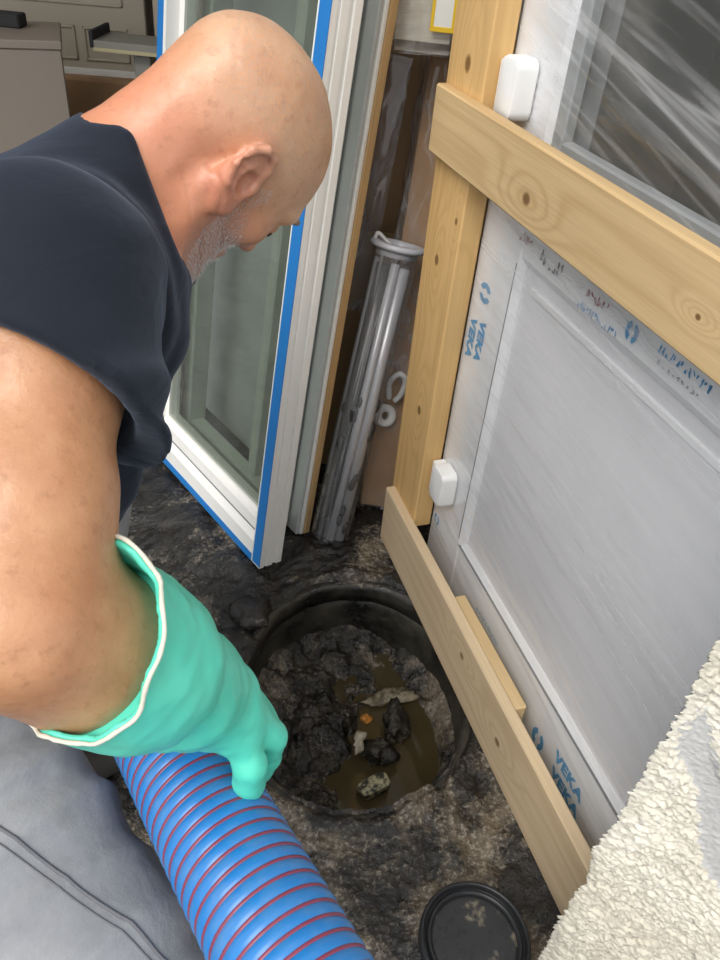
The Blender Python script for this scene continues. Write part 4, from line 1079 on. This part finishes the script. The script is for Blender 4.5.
for s_ in (-1, 1):
    o = tube('eyebrow', catmull([hw(s_ * .014, .099, .030), hw(s_ * .030, .097, .036), hw(s_ * .048, .084, .032)], 8), np.concatenate([np.linspace(.003, .0042, 8), np.linspace(.0042, .0018, 9)]), M['brow'], man, 8); o.location = -BASE
    o = tube('eyelash', catmull([hw(s_ * .021, .0895, .002), hw(s_ * .032, .0925, -.001), hw(s_ * .044, .0845, .002)], 8), .0014, M['lash'], man, 6); o.location = -BASE

# ================================================================== suction hose
hp = catmull([(.26, -.95, .068), (.25, -.55, .075), (.215, -.20, .26), (.125, .07, .475), (.052, .180, .500), (-.024, .283, .492), (-.100, .386, .475), (-.172, .486, .458), (-.205, .532, .450)], 40)
seg = np.linalg.norm(np.diff(hp, axis=0), axis=1); sl_ = np.concatenate([[0], np.cumsum(seg)]); Lh = sl_[-1]
ns = int(Lh / .0020); ss = np.linspace(0, Lh, ns); hp = np.stack([np.interp(ss, sl_, hp[:, k]) for k in range(3)], 1)
T, N, Bn = frames(hp); RH, PT = .0575, .0155
hose = thing('suction_hose', 'thick blue ribbed suction hose with red spiral held in the green glove', 'hose')
ng = 56; th = np.linspace(0, 2 * np.pi, ng, endpoint=False)
ph_ = ss[:, None] / PT - th[None] / (2 * np.pi)
rr = RH + .0036 * np.sqrt(np.abs(np.sin(np.pi * ph_))) 
V = hp[:, None] + rr[..., None] * (np.cos(th)[None, :, None] * N[:, None] + np.sin(th)[None, :, None] * Bn[:, None])
i, j = np.meshgrid(np.arange(ns - 1), np.arange(ng), indexing='ij'); j2 = (j + 1) % ng
np_mesh('ribbed_wall', V.reshape(-1, 3), np.stack([i * ng + j, i * ng + j2, (i + 1) * ng + j2, (i + 1) * ng + j], -1).reshape(-1, 4), M['hose'], hose)
nh = int(Lh / PT * 40); sh_ = np.linspace(0, Lh, nh); an_ = 2 * np.pi * sh_ / PT
c_ = np.stack([np.interp(sh_, ss, hp[:, k]) for k in range(3)], 1); n_ = np.stack([np.interp(sh_, ss, N[:, k]) for k in range(3)], 1); b_ = np.stack([np.interp(sh_, ss, Bn[:, k]) for k in range(3)], 1); t_ = np.stack([np.interp(sh_, ss, T[:, k]) for k in range(3)], 1)
rd = np.cos(an_)[:, None] * n_ + np.sin(an_)[:, None] * b_
hv = np.stack([c_ + rd * (RH + dr) + t_ * dt for dr, dt in ((.0001, -.0030), (.0026, -.0014), (.0026, .0014), (.0001, .0030))], 1).reshape(-1, 3)
i, j = np.meshgrid(np.arange(nh - 1), np.arange(3), indexing='ij')
np_mesh('red_spiral', hv, np.stack([i * 4 + j, (i + 1) * 4 + j, (i + 1) * 4 + j + 1, i * 4 + j + 1], -1).reshape(-1, 4), M['hosered'], hose)
tube('inner_wall', hp[::4], RH - .004, M['hose'], hose, 24, cap=False)
